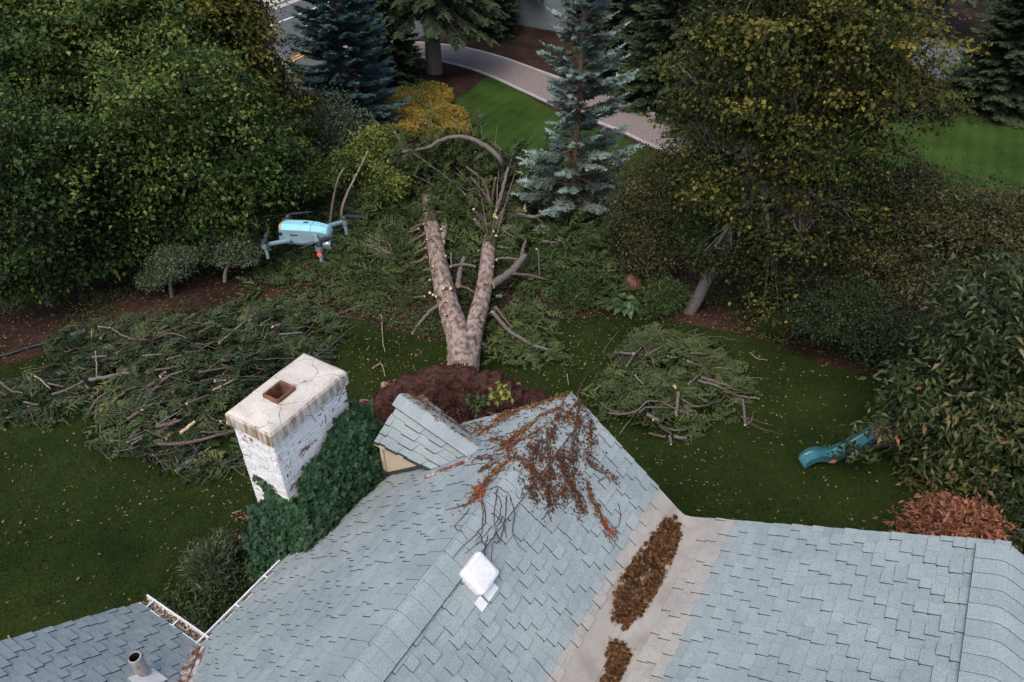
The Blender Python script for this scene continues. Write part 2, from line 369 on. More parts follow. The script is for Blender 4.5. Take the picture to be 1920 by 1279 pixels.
# shingles: every tab its own box with a dark cut edge, flared outward as a painted shadow line; the nearest 300 in view are single objects
tabs = []
def shingle_field(O, E, S, poly, key=0, ex=.130, wmin=.115, wmax=.235, tan=None, seed=0, lift=.0):
    """O origin at the eave, E along the eave, S up the slope, poly in (s,t)"""
    O = np.asarray(O, float); E = unit(E); S = unit(S); N_ = unit(np.cross(E, S))
    if N_[2] < 0: N_ = -N_
    rr = random.Random(seed); P = np.asarray(poly, float); smin, tmin = P.min(0); smax, tmax = P.max(0)
    k = 0; t = tmin
    while t < tmax-.02:
        s = smin - rr.uniform(0, wmax)
        hi = rr.random() < .5
        while s < smax:
            wd = rr.uniform(wmin, wmax); s0, s1 = max(s, smin), min(s+wd, smax); sc_, tc = (s0+s1)/2, t+ex*.5
            if s1-s0 > .03 and inpoly(np.array([sc_]), np.array([tc]), P)[0]:
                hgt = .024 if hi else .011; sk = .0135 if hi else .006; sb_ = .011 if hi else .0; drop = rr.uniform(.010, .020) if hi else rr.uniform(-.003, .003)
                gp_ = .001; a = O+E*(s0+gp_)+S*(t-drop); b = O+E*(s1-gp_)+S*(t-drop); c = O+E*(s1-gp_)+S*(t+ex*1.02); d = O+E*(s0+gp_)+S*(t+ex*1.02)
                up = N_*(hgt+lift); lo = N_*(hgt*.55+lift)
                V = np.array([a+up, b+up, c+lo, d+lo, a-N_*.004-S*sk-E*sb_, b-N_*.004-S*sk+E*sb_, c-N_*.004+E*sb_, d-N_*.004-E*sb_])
                mi = 2 if (tan and tan(V[:4].mean(0))) else 0
                at = min(1, max(0, .5+rr.gauss(0, .15)-(0 if hi else .10)))
                tabs.append((V, mi, at))
            s += wd; hi = (not hi) if rr.random() < .9 else hi
        t += ex; k += 1
def field_x(xe, ze, sl, x1, y0, y1, sgn, seed, tan=None, poly=None):
    """plane whose slope runs along x: eave at xe rising towards x1"""
    ln = abs(x1-xe)*math.hypot(1, sl); S = (sgn, 0, sl)
    shingle_field((xe, y0, ze), (0, 1, 0), S, poly or [(0, 0), (y1-y0, 0), (y1-y0, ln), (0, ln)], tan=tan, seed=seed)
K = math.hypot(1, SL)
# left slope; cut away where the wing meets it
ln = (XR-XE)*K
field_x(XE-.03, ZE-.03*SL, SL, XR, Y0, YG+.03, 1, 1, poly=[(WY-Y0, -.05), (YG+.03-Y0, -.05), (YG+.03-Y0, ln), (WY-3.15-Y0, ln)])
wob = Noise(2.2)
def bw(p): return .09*wob(np.array([p[0]*0, p[1], 0]))
KR = math.hypot(1, SR)
field_x(-1.76, ZT+.36*SR, SR, XR, Y0, YG+.03, -1, 2, tan=lambda p: p[0] > -1.87)
K2 = math.hypot(1, S2)
field_x(-1.08, ZT+.32*S2, S2, X2, Y0, YG+.03, 1, 3, tan=lambda p: p[0] < -.76+bw(p))
field_x(5.6, Z2-3.6*S2, S2, X2, 3.0, YG+.03, -1, 4)
kw = math.hypot(1, SL)
shingle_field((WX0-.03, WY+.03, ZE-.03*SL), (1, 0, 0), (0, -1, SL), [(0, 0), (1.30, 0), (1.30+3.4, 3.4*kw), (0, 3.4*kw)], seed=5)
# dormer planes (front ridge, front eave, back eave, back ridge)
DRF, DEF, DEB, DRB = np.array([-5.87, 6.46, 4.72]), np.array([-5.98, 5.86, 4.22]), np.array([-4.90, 5.84, 4.20]), np.array([-4.22, 6.12, 4.73])
DEF2, DEB2 = np.array([-5.90, 7.04, 4.22]), np.array([-4.92, 6.78, 4.20])
def bil(q, a, b):
    a = np.asarray(a)[..., None]; b = np.asarray(b)[..., None]
    return (q[0]*(1-a)+q[1]*a)*(1-b)+(q[3]*(1-a)+q[2]*a)*b
QN, QF = (DEF, DEB, DRB, DRF), (DEF2, DEB2, DRB, DRF)
dorm = G()
for q in (QN, QF):
    aa, bb = np.meshgrid(np.linspace(0, 1, 9), np.linspace(0, 1, 7)); V = bil(q, aa, bb).reshape(-1, 3)-np.array([0, 0, .016])
    i, j = np.meshgrid(np.arange(8), np.arange(6)); c_ = (j*9+i).ravel(); dorm.add(V, np.c_[c_, c_+1, c_+10, c_+9])
    for e in ((0, 8), (54, 62), (0, 54), (8, 62)):
        p, q_ = V[e[0]], V[e[1]]; dn = np.array([0, 0, .06]); dorm.add([p, q_, q_-dn, p-dn], [(0, 1, 2, 3)])
    dorm.add(V[[0, 8, 62, 54]]-np.array([0, 0, .06]), [(0, 1, 2, 3)])
dormer = dorm.build('dormer_roof', M['deck'], house)
for q, nc, sd_ in ((QN, 5, 6), (QF, 5, 7)):
    rr = random.Random(sd_)
    for c in range(nc):
        b0_, b1_ = c/nc, (c+1.03)/nc; a = -rr.uniform(0, .2); hi = True
        while a < 1:
            wd = rr.uniform(.13, .26); p, r_ = max(a, 0)+.001, min(a+wd, 1)-.001
            if r_-p > .03:
                h = .024 if hi else .011; d_ = .03/nc*5 if hi else 0
                dz_ = lambda k: np.array([0, 0, k])
                V = np.array([bil(q, p, b0_-d_)+dz_(h), bil(q, r_, b0_-d_)+dz_(h), bil(q, r_, b1_)+dz_(.006), bil(q, p, b1_)+dz_(.006),
                              bil(q, p-.009*hi, b0_-d_-.025)-dz_(.01), bil(q, r_+.009*hi, b0_-d_-.025)-dz_(.01), bil(q, r_+.009*hi, b1_)-dz_(.01), bil(q, p-.009*hi, b1_)-dz_(.01)])
                tabs.append((V, 0, min(1, max(0, .55+rr.gauss(0, .17)))))
            a += wd; hi = not hi

def in_view(pw, m=10):
    d = pw-np.array([0, 0, CAM_H]); zc_ = d[1]*math.cos(PITCH)-d[2]*math.sin(PITCH)
    if zc_ < .3: return False
    x = IW/2+FPX*d[0]/zc_; y = IH/2+FPX*(-d[1]*math.sin(PITCH)-d[2]*math.cos(PITCH))/zc_
    return m < x < IW-m and m < y < IH-m
SHF = [(0, 1, 2, 3), (4, 5, 1, 0), (5, 6, 2, 1), (7, 4, 0, 3), (6, 7, 3, 2)]
smats = [M['shingle'], M['asphalt_edge_shadow'], M['shingle_tan']]
order = []
for k, (V, mi, at) in enumerate(tabs):
    c = h2w(V[:4].mean(0)); order.append((np.linalg.norm(c-np.array([0, 0, CAM_H])) if in_view(c) else 1e9, k))
order.sort(); single = set(k for d, k in order[:300])
gs = G()
for k, (V, mi, at) in enumerate(tabs):
    nrm = np.cross(V[1]-V[0], V[3]-V[0]); F = SHF if nrm[2] > 0 else [f[::-1] for f in SHF]
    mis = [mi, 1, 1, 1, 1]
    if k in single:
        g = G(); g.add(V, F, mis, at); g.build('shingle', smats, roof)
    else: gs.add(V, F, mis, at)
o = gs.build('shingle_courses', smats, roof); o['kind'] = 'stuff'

# ridge caps: rounded pieces lapped along each ridge
def ridge_caps(A, B, half, slL, slR, step=.21, mat=None, crown=.045):
    """pieces across direction X, running from A to B"""
    A = np.asarray(A, float); B = np.asarray(B, float); L = np.linalg.norm(B-A); D = (B-A)/L
    Xd = unit(np.cross(D, (0, 0, 1))); Xd = Xd if Xd[0] >= 0 else -Xd
    n = int(L/step); qs = np.linspace(-1, 1, 9)
    for k in range(n):
        p0 = A+D*(k*step-.02); p1 = A+D*((k+1)*step+.01); g = G(); V = []
        at = min(1, max(0, .62+random.gauss(0, .2)))
        for p, lift in ((p0, .035), (p1, .026)):
            for q in qs:
                x = q*half; s_ = slL if q < 0 else slR
                z = -s_*(math.sqrt(x*x+(.10*half*2)**2)-.02) + crown*.5 + lift - .012
                V.append(p+Xd*x+np.array([0, 0, z]))
        V = np.array(V); m = len(qs); Vb = V-np.array([0, 0, .016]); VV = np.vstack([V, Vb]); i = np.arange(m-1)
        up = 1 if np.cross(D, Xd)[2] < 0 else -1
        F = np.c_[i, i+1, i+m+1, i+m]
        if np.cross(VV[1]-VV[0], VV[m]-VV[0])[2] < 0: F = F[:, ::-1]
        g.add(VV, F, 0, at)
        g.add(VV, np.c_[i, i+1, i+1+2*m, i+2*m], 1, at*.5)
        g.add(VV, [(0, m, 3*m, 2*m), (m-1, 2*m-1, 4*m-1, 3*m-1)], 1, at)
        g.build('ridge_cap', [mat or M['shingle'], M['asphalt_edge_shadow']], roof)
ridge_caps((XR, -.4, ZR+.015), (XR, YG+.05, ZR+.015), .26, SL, SR)
ridge_caps((X2, 3.2, Z2+.015), (X2, YG+.05, Z2+.015), .26, S2, S2)
ridge_caps(DRF+np.array([-.02, 0, .012]), DRB+np.array([.12, 0, -.0]), .17, .80, .80, step=.20, crown=.03)

# membrane in the trough between the two roofs, with a weld line
g = G(); y = np.linspace(Y0, YG+.02, 40); xs = np.array([-1.80, -1.62, -1.50, -1.40, -1.30, -1.18, -1.03])
def ztr(x): return np.where(x < XT, ZT+(XT-x)*SR, ZT+(x-XT)*S2)
zz = np.maximum(ztr(xs), ZT+.03)+np.array([.010, .012, .014, .012, .014, .012, .010])
V = np.array([(x+.012*math.sin(yy*2.3+x*4), yy, z+.004*math.sin(yy*5+x*9)) for yy in y for x, z in zip(xs, zz)])
m = len(xs); i, j = np.meshgrid(np.arange(m-1), np.arange(len(y)-1)); a_ = (j*m+i).ravel()
g.add(V, np.c_[a_, a_+1, a_+m+1, a_+m]); g.build('valley_membrane', M['membrane'], house, True)
g = G(); P = np.array([(-1.43, yy, ZT+.05) for yy in np.linspace(Y0, 5.2, 20)]); tube(g, P, .012, 5); g.build('membrane_seam', M['membrane'], house)

# dormer walls
CB = lambda x: ZE+(x-XE)*SL
g = G()
V = [(-5.90, 5.93, CB(-5.90)-.1), (-4.93, 5.93, CB(-4.93)-.05), (-4.93, 5.93, 4.19), (-5.90, 5.93, 4.23)]
g.add(V, [(0, 1, 2, 3)]); V = [(-5.90, 5.93, 3.3), (-5.90, 6.97, 3.3), (-5.90, 6.97, 4.2), (-5.90, 6.45, 4.64), (-5.90, 5.93, 4.23)]
g.add(V, [(4, 3, 2, 1, 0)]); g.build('dormer_wall', M['siding'], house)
g = G(); box(g, (-5.945, 5.895, 3.36), (-5.885, 5.925, 4.2)); g.build('corner_board', M['siding'], house)
g = G(); box(g, (-6.0, 5.85, 4.125), (-4.95, 5.875, 4.195)); g.build('fascia', M['siding'], house)
# grey step flashing where the dormer roof runs into the main slope, and a strip below the cheek wall
for wd, off, mat in ((.10, 0, 'zinc'), (.05, .075, 'rust')):
    g = G(); A = DEB+np.array([0.0, -.10-off, .03]); B = DRB+np.array([-.02, -.16-off, .02]); d = B-A
    A[2] = CB(A[0])+.035; B[2] = CB(B[0])+.035
    q = np.array([0.02, -wd, 0]); V = [A, B, B+q, A+q]; V += [p+np.array([0, 0, .022]) for p in V]
    g.add(V, [(4, 5, 6, 7)[::-1], (0, 1, 5, 4), (1, 2, 6, 5), (2, 3, 7, 6), (3, 0, 4, 7)]); g.build('valley_flashing', M[mat], house)
g = G()
V = [(-5.92, 5.90, CB(-5.92)+.03), (-4.9, 5.90, CB(-4.9)+.03), (-4.9, 5.90, CB(-4.9)+.10), (-5.92, 5.90, CB(-5.92)+.10)]
V += [(x, y+.02, z) for x, y, z in V]; g.add(V, [(0, 1, 2, 3), (4, 5, 1, 0), (3, 2, 6, 7), (1, 5, 6, 2), (4, 0, 3, 7)]); g.build('base_flashing', M['deck'], house)

# gutters
def gutter(A, B, out, wd=.12, dp=.09):
    A = np.asarray(A, float); B = np.asarray(B, float); out = np.asarray(out, float); g = G(); up = np.array([0, 0, 1.])
    prof = [(0.0, 0), (0.0, -dp), (wd*.8, -dp), (wd, -.02), (wd, .012), (wd-.022, .012), (wd-.022, -.02), (wd*.75, -dp+.01), (.012, -dp+.01), (.012, 0)]
    V = [p+out*a+up*b for p in (A, B) for a, b in prof]; n = len(prof)
    g.add(V, [(k, (k+1) % n, (k+1) % n+n, k+n) for k in range(n)]); g.add(V, [list(range(n))]); g.add(V, [list(range(n, 2*n))])
    o = g.build('gutter', M['white_metal'], house); L = np.linalg.norm(B-A); D = (B-A)/L
    for k in range(max(1, int(L/.5))):
        p = A+D*(.15+k*.55); g = G(); q = D*.02
        V = [p, p+q, p+q+out*wd, p+out*wd]; V = [v_+up*.004 for v_ in V]+[v_+up*.016 for v_ in V]
        g.add(V, [(4, 5, 6, 7), (3, 2, 1, 0), (0, 1, 5, 4), (1, 2, 6, 5), (2, 3, 7, 6), (3, 0, 4, 7)]); g.build('gutter_bracket', M['white_metal'], o)
    g = G(); n = 260; s = R.uniform(0, L, n); cc = A+D*s[:, None]+out*R.uniform(.02, wd-.03, n)[:, None]+up*R.uniform(-.05, -.02, n)[:, None]
    leafset(g, cc, unit(R.normal(0, 1, (n, 3))*[1, 1, .2]), unit(R.normal(0, .4, (n, 3))+up), .05, .025, R.uniform(0, 1, n)); x = g.build('gutter_litter', M['litter'], o); x['kind'] = 'stuff'
def leafset(g, P, A, N_, L, W, at, mi=0, fold=.25, droop=.15):
    """two folded triangles for each leaf"""
    P = np.asarray(P); n = len(P); L = np.broadcast_to(L, (n,))[:, None]; W = np.broadcast_to(W, (n,))[:, None]
    A = unit(A); B = unit(np.cross(N_, A)); N2 = np.cross(A, B)
    mid = P+A*L*.42; V = np.stack([P, mid+B*W*.5+N2*W*fold*.5, P+A*L-N2*L*droop, mid-B*W*.5+N2*W*fold*.5], 1).reshape(-1, 3)
    b = np.arange(n)*4; F = np.stack([np.c_[b, b+2, b+1], np.c_[b, b+3, b+2]], 1).reshape(-1, 3)
    g.add(V, F, mi, np.repeat(np.broadcast_to(at, (n,)), 2))
M['litter'] = mleaf('dry_leaf_litter', [(0, (.05, .028, .016)), (.5, (.14, .07, .03)), (1, (.30, .17, .07))], .8, .1, .1)
gutter((XE-.035, 2.47, ZE-.02), (XE-.035, 4.05, ZE-.02), (-1, 0, 0), wd=.09)
gutter((XE-.035, 5.98, ZE-.02), (XE-.035, 7.0, ZE-.02), (-1, 0, 0), wd=.09)
gutter((WX0-.02, WY+.04, ZE-.02), (XE-.05, WY+.04, ZE-.02), (0, 1, 0), wd=.15)
# rusty open valley between wing and main slope
g = G(); A = np.array([-6.40, 2.45, ZE+.03]); B = A+np.array([2.6, -2.6, 2.6*SL]); p1, p2 = np.array([.10, .04, .075]), np.array([-.04, -.10, .075])
V = [A, B, B+p1, A+p1, B+p2, A+p2]; g.add(V, [(0, 1, 2, 3), (1, 0, 5, 4)]); tube(g, np.array([A+[0, 0, .02], B+[0, 0, .02]]), .018, 6); g.build('valley_flashing', M['rust'], house)

# vent box on the right slope
def rslope(x): return ZR-(x-XR)*SR
cx, cy = -2.93, 4.08; nx = unit(np.array([SR, 0, 1.])); tx = unit(np.array([1, 0, -SR])); ty = np.array([0, 1., 0])
def on_r(x, y, h, a=0, b=0):
    return np.array([x, y, rslope(x)])+tx*a+ty*b+nx*h
def rounded(r, c, n=5):
    out = []
    for q, (sx, sy) in enumerate(((1, 1), (-1, 1), (-1, -1), (1, -1))):
        for k in range(n+1):
            t_ = math.pi/2*(q+k/n); out.append((sx*(r-c)+c*math.cos(t_), sy*(r-c)+c*math.sin(t_)))
    return out
g = G(); rings = [(.175, .01), (.18, .10), (.172, .135), (.14, .152), (.0001, .158)]
V = []; m = 24
for r_, h in rings:
    for a, b in rounded(r_, min(.045, r_*.5)): V.append(on_r(cx, cy, h, a, b))
for k in range(len(rings)-1):
    i = np.arange(m); g.add(np.array(V), np.c_[i+k*m, (i+1) % m+k*m, (i+1) % m+(k+1)*m, i+(k+1)*m])
vent = g.build('roof_vent', M['vent_plastic'], house, True); vent['label'] = 'white rounded square vent box on the shingles'
for (a, b, s1, s2) in ((.24, -.02, .06, .10), (.24, -.21, .065, .06)):
    g = G(); V = [on_r(cx, cy, h, a+u*s1, b+v_*s2) for h in (.024, .032) for u, v_ in ((-1, -1), (1, -1), (1, 1), (-1, 1))]
    g.add(V, [(4, 5, 6, 7), (0, 1, 5, 4), (1, 2, 6, 5), (2, 3, 7, 6), (3, 0, 4, 7)]); g.build('vent_flashing', M['white_metal'], house)
# pipe with flashing on the wing
px_, py_ = -6.33, 1.72; zb = ZE+(WY-py_)*SL
g = G(); V = [(px_+a, py_+b, ZE+(WY-py_-b)*SL+h) for h in (.026, .034) for a, b in ((-.02, -.17), (.26, -.17), (.26, .12), (-.02, .12))]
g.add(V, [(4, 5, 6, 7), (0, 1, 5, 4), (1, 2, 6, 5), (2, 3, 7, 6), (3, 0, 4, 7)]); g.build('pipe_flashing', M['white_metal'], house)
M['pipe'] = mnoise('rust_streaked_pipe', [(.35, (.50, .50, .49)), (.5, (.36, .33, .31)), (.62, (.15, .085, .06))], 6, .6, sc=(1, 1, .5))
M['black'] = mplain('black_pipe_inside', (.012, .012, .012), .9)  # near-black for the vent pipe's inner wall and floor
g = G(); seg = 18; th = np.linspace(0, 2*math.pi, seg, endpoint=False); prof = [(.075, zb-.05), (.075, zb+.40), (.062, zb+.40), (.062, zb+.05), (.001, zb+.05)]
V = np.array([(px_+r_*math.cos(t_), py_+r_*math.sin(t_), z) for r_, z in prof for t_ in th]); i = np.arange(seg)
for k in range(4): g.add(V, np.c_[i+k*seg, (i+1) % seg+k*seg, (i+1) % seg+(k+1)*seg, i+(k+1)*seg], 0 if k < 2 else 1)
g.build('vent_pipe', [M['pipe'], M['black']], house)

# chimney: mortar core, bricks one by one, stained cap, clay flue
CX0, CX1, CY0, CY1, CZ = -7.205, -6.44, 4.425, 5.885, 5.15
g = G(); box(g, (CX0+.02, CY0+.02, 0), (CX1-.02, CY1-.02, CZ)); chim = g.build('chimney', M['mortar'], house)
bl, bh, mo = .205, .064, .009; back = G(); nb = 0
rows = int((CZ-.02)/(bh+mo))
for r_ in range(rows):
    z0 = CZ-(r_+1)*(bh+mo); off = (r_ % 2)*.5*(bl+mo)
    for face in range(4):
        length = (CY1-CY0) if face in (0, 2) else (CX1-CX0); s = -off
        while s < length-.01:
            s0, s1 = max(s, 0), min(s+bl, length)
            if s1-s0 > .03:
                pr = random.uniform(-.004, .006); g = G()
                if face == 0: lo, hi = (CX1-.05, CY0+s0, z0), (CX1+pr, CY0+s1, z0+bh)
                elif face == 1: lo, hi = (CX0+s0+(.0 if s0 > 0 else .003), CY0-pr, z0), (CX0+min(s1, length-.002), CY0+.05, z0+bh)
                elif face == 2: lo, hi = (CX0-pr, CY0+s0, z0), (CX0+.05, CY0+s1, z0+bh)
                else: lo, hi = (CX0+s0, CY1-.05, z0), (CX0+s1, CY1+pr, z0+bh)
                if face == 0 and s0 == 0: lo = (lo[0], CY0+.004, lo[2])
                if face < 2 and z0 > 2.9 and nb < 300:
                    box(g, lo, hi); g.build('brick', M['brick'], chim); nb += 1
                else: box(back, lo, hi)
            s += bl+mo
o = back.build('brickwork', M['brick'], chim); o['kind'] = 'stuff'
# cap
a0, a1, b0, b1 = -7.25, -6.39, 4.38, 5.93; bv = .05
def ringrect(i_, z): return [(a0+i_, b0+i_, z), (a1-i_, b0+i_, z), (a1-i_, b1-i_, z), (a0+i_, b1-i_, z)]
g = G(); nzc = Noise(9); nn = 9
def rim(i_, z):
    out = []; c = ringrect(i_, z)
    for k in range(4):
        p, q = np.array(c[k]), np.array(c[(k+1) % 4])
        for t_ in np.linspace(0, 1, nn, endpoint=False): out.append(p*(1-t_)+q*t_)
    out = np.array(out); out[:, :2] += .012*np.c_[nzc(out), nzc(out+7.1)]; return out
ringz = [(.06, 5.13), (.0, 5.17), (.0, 5.36), (.02, 5.40), (.06, 5.425), (.22, 5.45)]
hole = []
hc = [(-6.83-.13, 5.02-.16, 5.462), (-6.83+.13, 5.02-.16, 5.462), (-6.83+.13, 5.02+.16, 5.462), (-6.83-.13, 5.02+.16, 5.462)]
for k in range(4):
    for t_ in np.linspace(0, 1, nn, endpoint=False): hole.append(np.array(hc[k])*(1-t_)+np.array(hc[(k+1) % 4])*t_)
V = np.vstack([rim(*q) for q in ringz]+[np.array(hole)]); m = 4*nn; i = np.arange(m)
for k in range(len(ringz)): g.add(V, np.c_[i+k*m, (i+1) % m+k*m, (i+1) % m+(k+1)*m, i+(k+1)*m])
g.add(V, [list(range(m))[::-1]])
cap = g.build('chimney_cap', M['cap'], house)
fx, fy = -6.83, 5.02; g = G(); V = []; m = 24; rg = [(.165, 5.44), (.165, 5.505), (.155, 5.515), (.135, 5.515), (.13, 5.50), (.13, 5.17), (.001, 5.17)]
for r_, z in rg:
    for a, b in rounded(r_, min(.03, r_*.3)): V.append((fx+a*.92, fy+b*1.12, z))
for k in range(len(rg)-1):
    i = np.arange(m); g.add(np.array(V), np.c_[i+k*m, (i+1) % m+k*m, (i+1) % m+(k+1)*m, i+(k+1)*m])
g.build('flue_liner', M['terracotta'], cap)
# ------------------------------------------------------------------ vegetation builders
UP = np.array([0, 0, 1.])
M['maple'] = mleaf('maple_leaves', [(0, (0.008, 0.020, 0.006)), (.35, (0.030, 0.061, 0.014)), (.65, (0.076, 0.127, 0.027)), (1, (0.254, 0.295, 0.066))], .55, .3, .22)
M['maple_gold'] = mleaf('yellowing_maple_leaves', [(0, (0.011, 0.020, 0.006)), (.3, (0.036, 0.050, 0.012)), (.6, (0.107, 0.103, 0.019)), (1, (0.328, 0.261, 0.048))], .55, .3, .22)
M['bright_leaf'] = mleaf('bright_green_leaves', [(0, (0.041, 0.069, 0.017)), (.4, (0.103, 0.159, 0.031)), (.75, (0.207, 0.248, 0.050)), (1, (0.386, 0.373, 0.086))], .5, .35)
M['olive_leaf'] = mleaf('olive_shrub_leaves', [(0, (0.014, 0.018, 0.007)), (.5, (0.052, 0.055, 0.018)), (.85, (0.107, 0.096, 0.033)), (1, (0.199, 0.133, 0.066))], .6, .2)
M['grey_leaf'] = mleaf('grey_green_leaves', [(0, (0.045, 0.066, 0.035)), (.5, (0.115, 0.154, 0.081)), (1, (0.228, 0.281, 0.158))], .6, .2)
M['dark_leaf'] = mleaf('dark_hedge_leaves', [(0, (0.006, 0.012, 0.005)), (.5, (0.019, 0.035, 0.011)), (1, (0.056, 0.085, 0.020))], .5, .2)
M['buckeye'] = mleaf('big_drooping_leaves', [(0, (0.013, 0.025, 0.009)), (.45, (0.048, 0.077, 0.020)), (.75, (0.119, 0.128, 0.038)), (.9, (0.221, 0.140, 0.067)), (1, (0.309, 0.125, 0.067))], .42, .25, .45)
M['red_leaf'] = mleaf('copper_red_leaves', [(0, (0.073, 0.044, 0.024)), (.5, (0.230, 0.094, 0.051)), (1, (0.431, 0.180, 0.096))], .5, .25)
M['ivy'] = mleaf('ivy_leaves', [(0, (0.012, 0.037, 0.018)), (.5, (0.030, 0.078, 0.034)), (.85, (0.063, 0.130, 0.038)), (1, (0.125, 0.168, 0.038))], .5, .15, .25)
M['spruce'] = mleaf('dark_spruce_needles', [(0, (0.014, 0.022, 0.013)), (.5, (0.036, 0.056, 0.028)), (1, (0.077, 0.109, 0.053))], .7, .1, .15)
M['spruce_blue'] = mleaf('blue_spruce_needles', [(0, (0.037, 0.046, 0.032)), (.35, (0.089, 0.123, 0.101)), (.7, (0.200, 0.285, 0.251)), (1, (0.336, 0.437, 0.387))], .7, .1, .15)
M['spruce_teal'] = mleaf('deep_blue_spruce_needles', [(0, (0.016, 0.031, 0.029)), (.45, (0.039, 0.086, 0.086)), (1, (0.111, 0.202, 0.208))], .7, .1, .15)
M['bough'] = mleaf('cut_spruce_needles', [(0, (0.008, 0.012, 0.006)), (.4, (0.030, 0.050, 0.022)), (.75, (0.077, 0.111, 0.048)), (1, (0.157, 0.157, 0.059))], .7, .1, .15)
M['fallen'] = mleaf('fallen_spruce_needles', [(0, (0.021, 0.034, 0.013)), (.5, (0.054, 0.081, 0.029)), (1, (0.116, 0.148, 0.054))], .7, .1, .15)
M['hosta'] = mleaf('hosta_leaves', [(0, (0.030, 0.070, 0.035)), (.6, (0.070, 0.140, 0.050)), (1, (0.220, 0.220, 0.050))], .45, .25)
M['lily'] = mleaf('strappy_leaves', [(0, (0.030, 0.055, 0.020)), (.6, (0.075, 0.120, 0.035)), (1, (0.150, 0.190, 0.060))], .5, .25)
M['orange_bed'] = mleaf('orange_tipped_leaves', [(0, (0.050, 0.067, 0.015)), (.35, (0.150, 0.162, 0.030)), (.6, (0.300, 0.228, 0.040)), (1, (0.500, 0.247, 0.045))], .6, .25)
M['grassblade'] = mleaf('grass_blades', [(0, (0.010, 0.017, 0.004)), (.5, (0.025, 0.043, 0.007)), (.9, (0.056, 0.078, 0.014)), (1, (0.122, 0.114, 0.034))], .7, .25, .1)
M['leaf_yellow'] = mleaf('fallen_yellow_leaves', [(0, (0.100, 0.060, 0.030)), (.5, (0.260, 0.200, 0.060)), (.8, (0.420, 0.330, 0.120)), (1, (0.360, 0.140, 0.060))], .7, .2)
M['cover'] = mleaf('ground_cover_leaves', [(0, (0.026, 0.045, 0.018)), (.5, (0.063, 0.101, 0.030)), (1, (0.149, 0.194, 0.053))], .6, .25)
M['vine_dead'] = mleaf('dead_vine_leaves', [(0, (0.059, 0.030, 0.020)), (.4, (0.146, 0.067, 0.036)), (.7, (0.292, 0.146, 0.060)), (.9, (0.432, 0.270, 0.100)), (1, (0.389, 0.065, 0.035))], .8, .15, .1)
M['vine_wood'] = mnoise('dark_vine_stem', [(.3, (.035, .025, .024)), (.7, (.10, .068, .06))], 20, .9)
M['cone'] = mleaf('pine_cone_scales', [(0, (0.040, 0.020, 0.012)), (.5, (0.130, 0.066, 0.030)), (1, (0.300, 0.180, 0.090))], .85, .0, .1)
M['pink'] = mleaf('pink_flowers', [(0, (0.250, 0.100, 0.090)), (1, (0.500, 0.260, 0.220))], .7, .2)

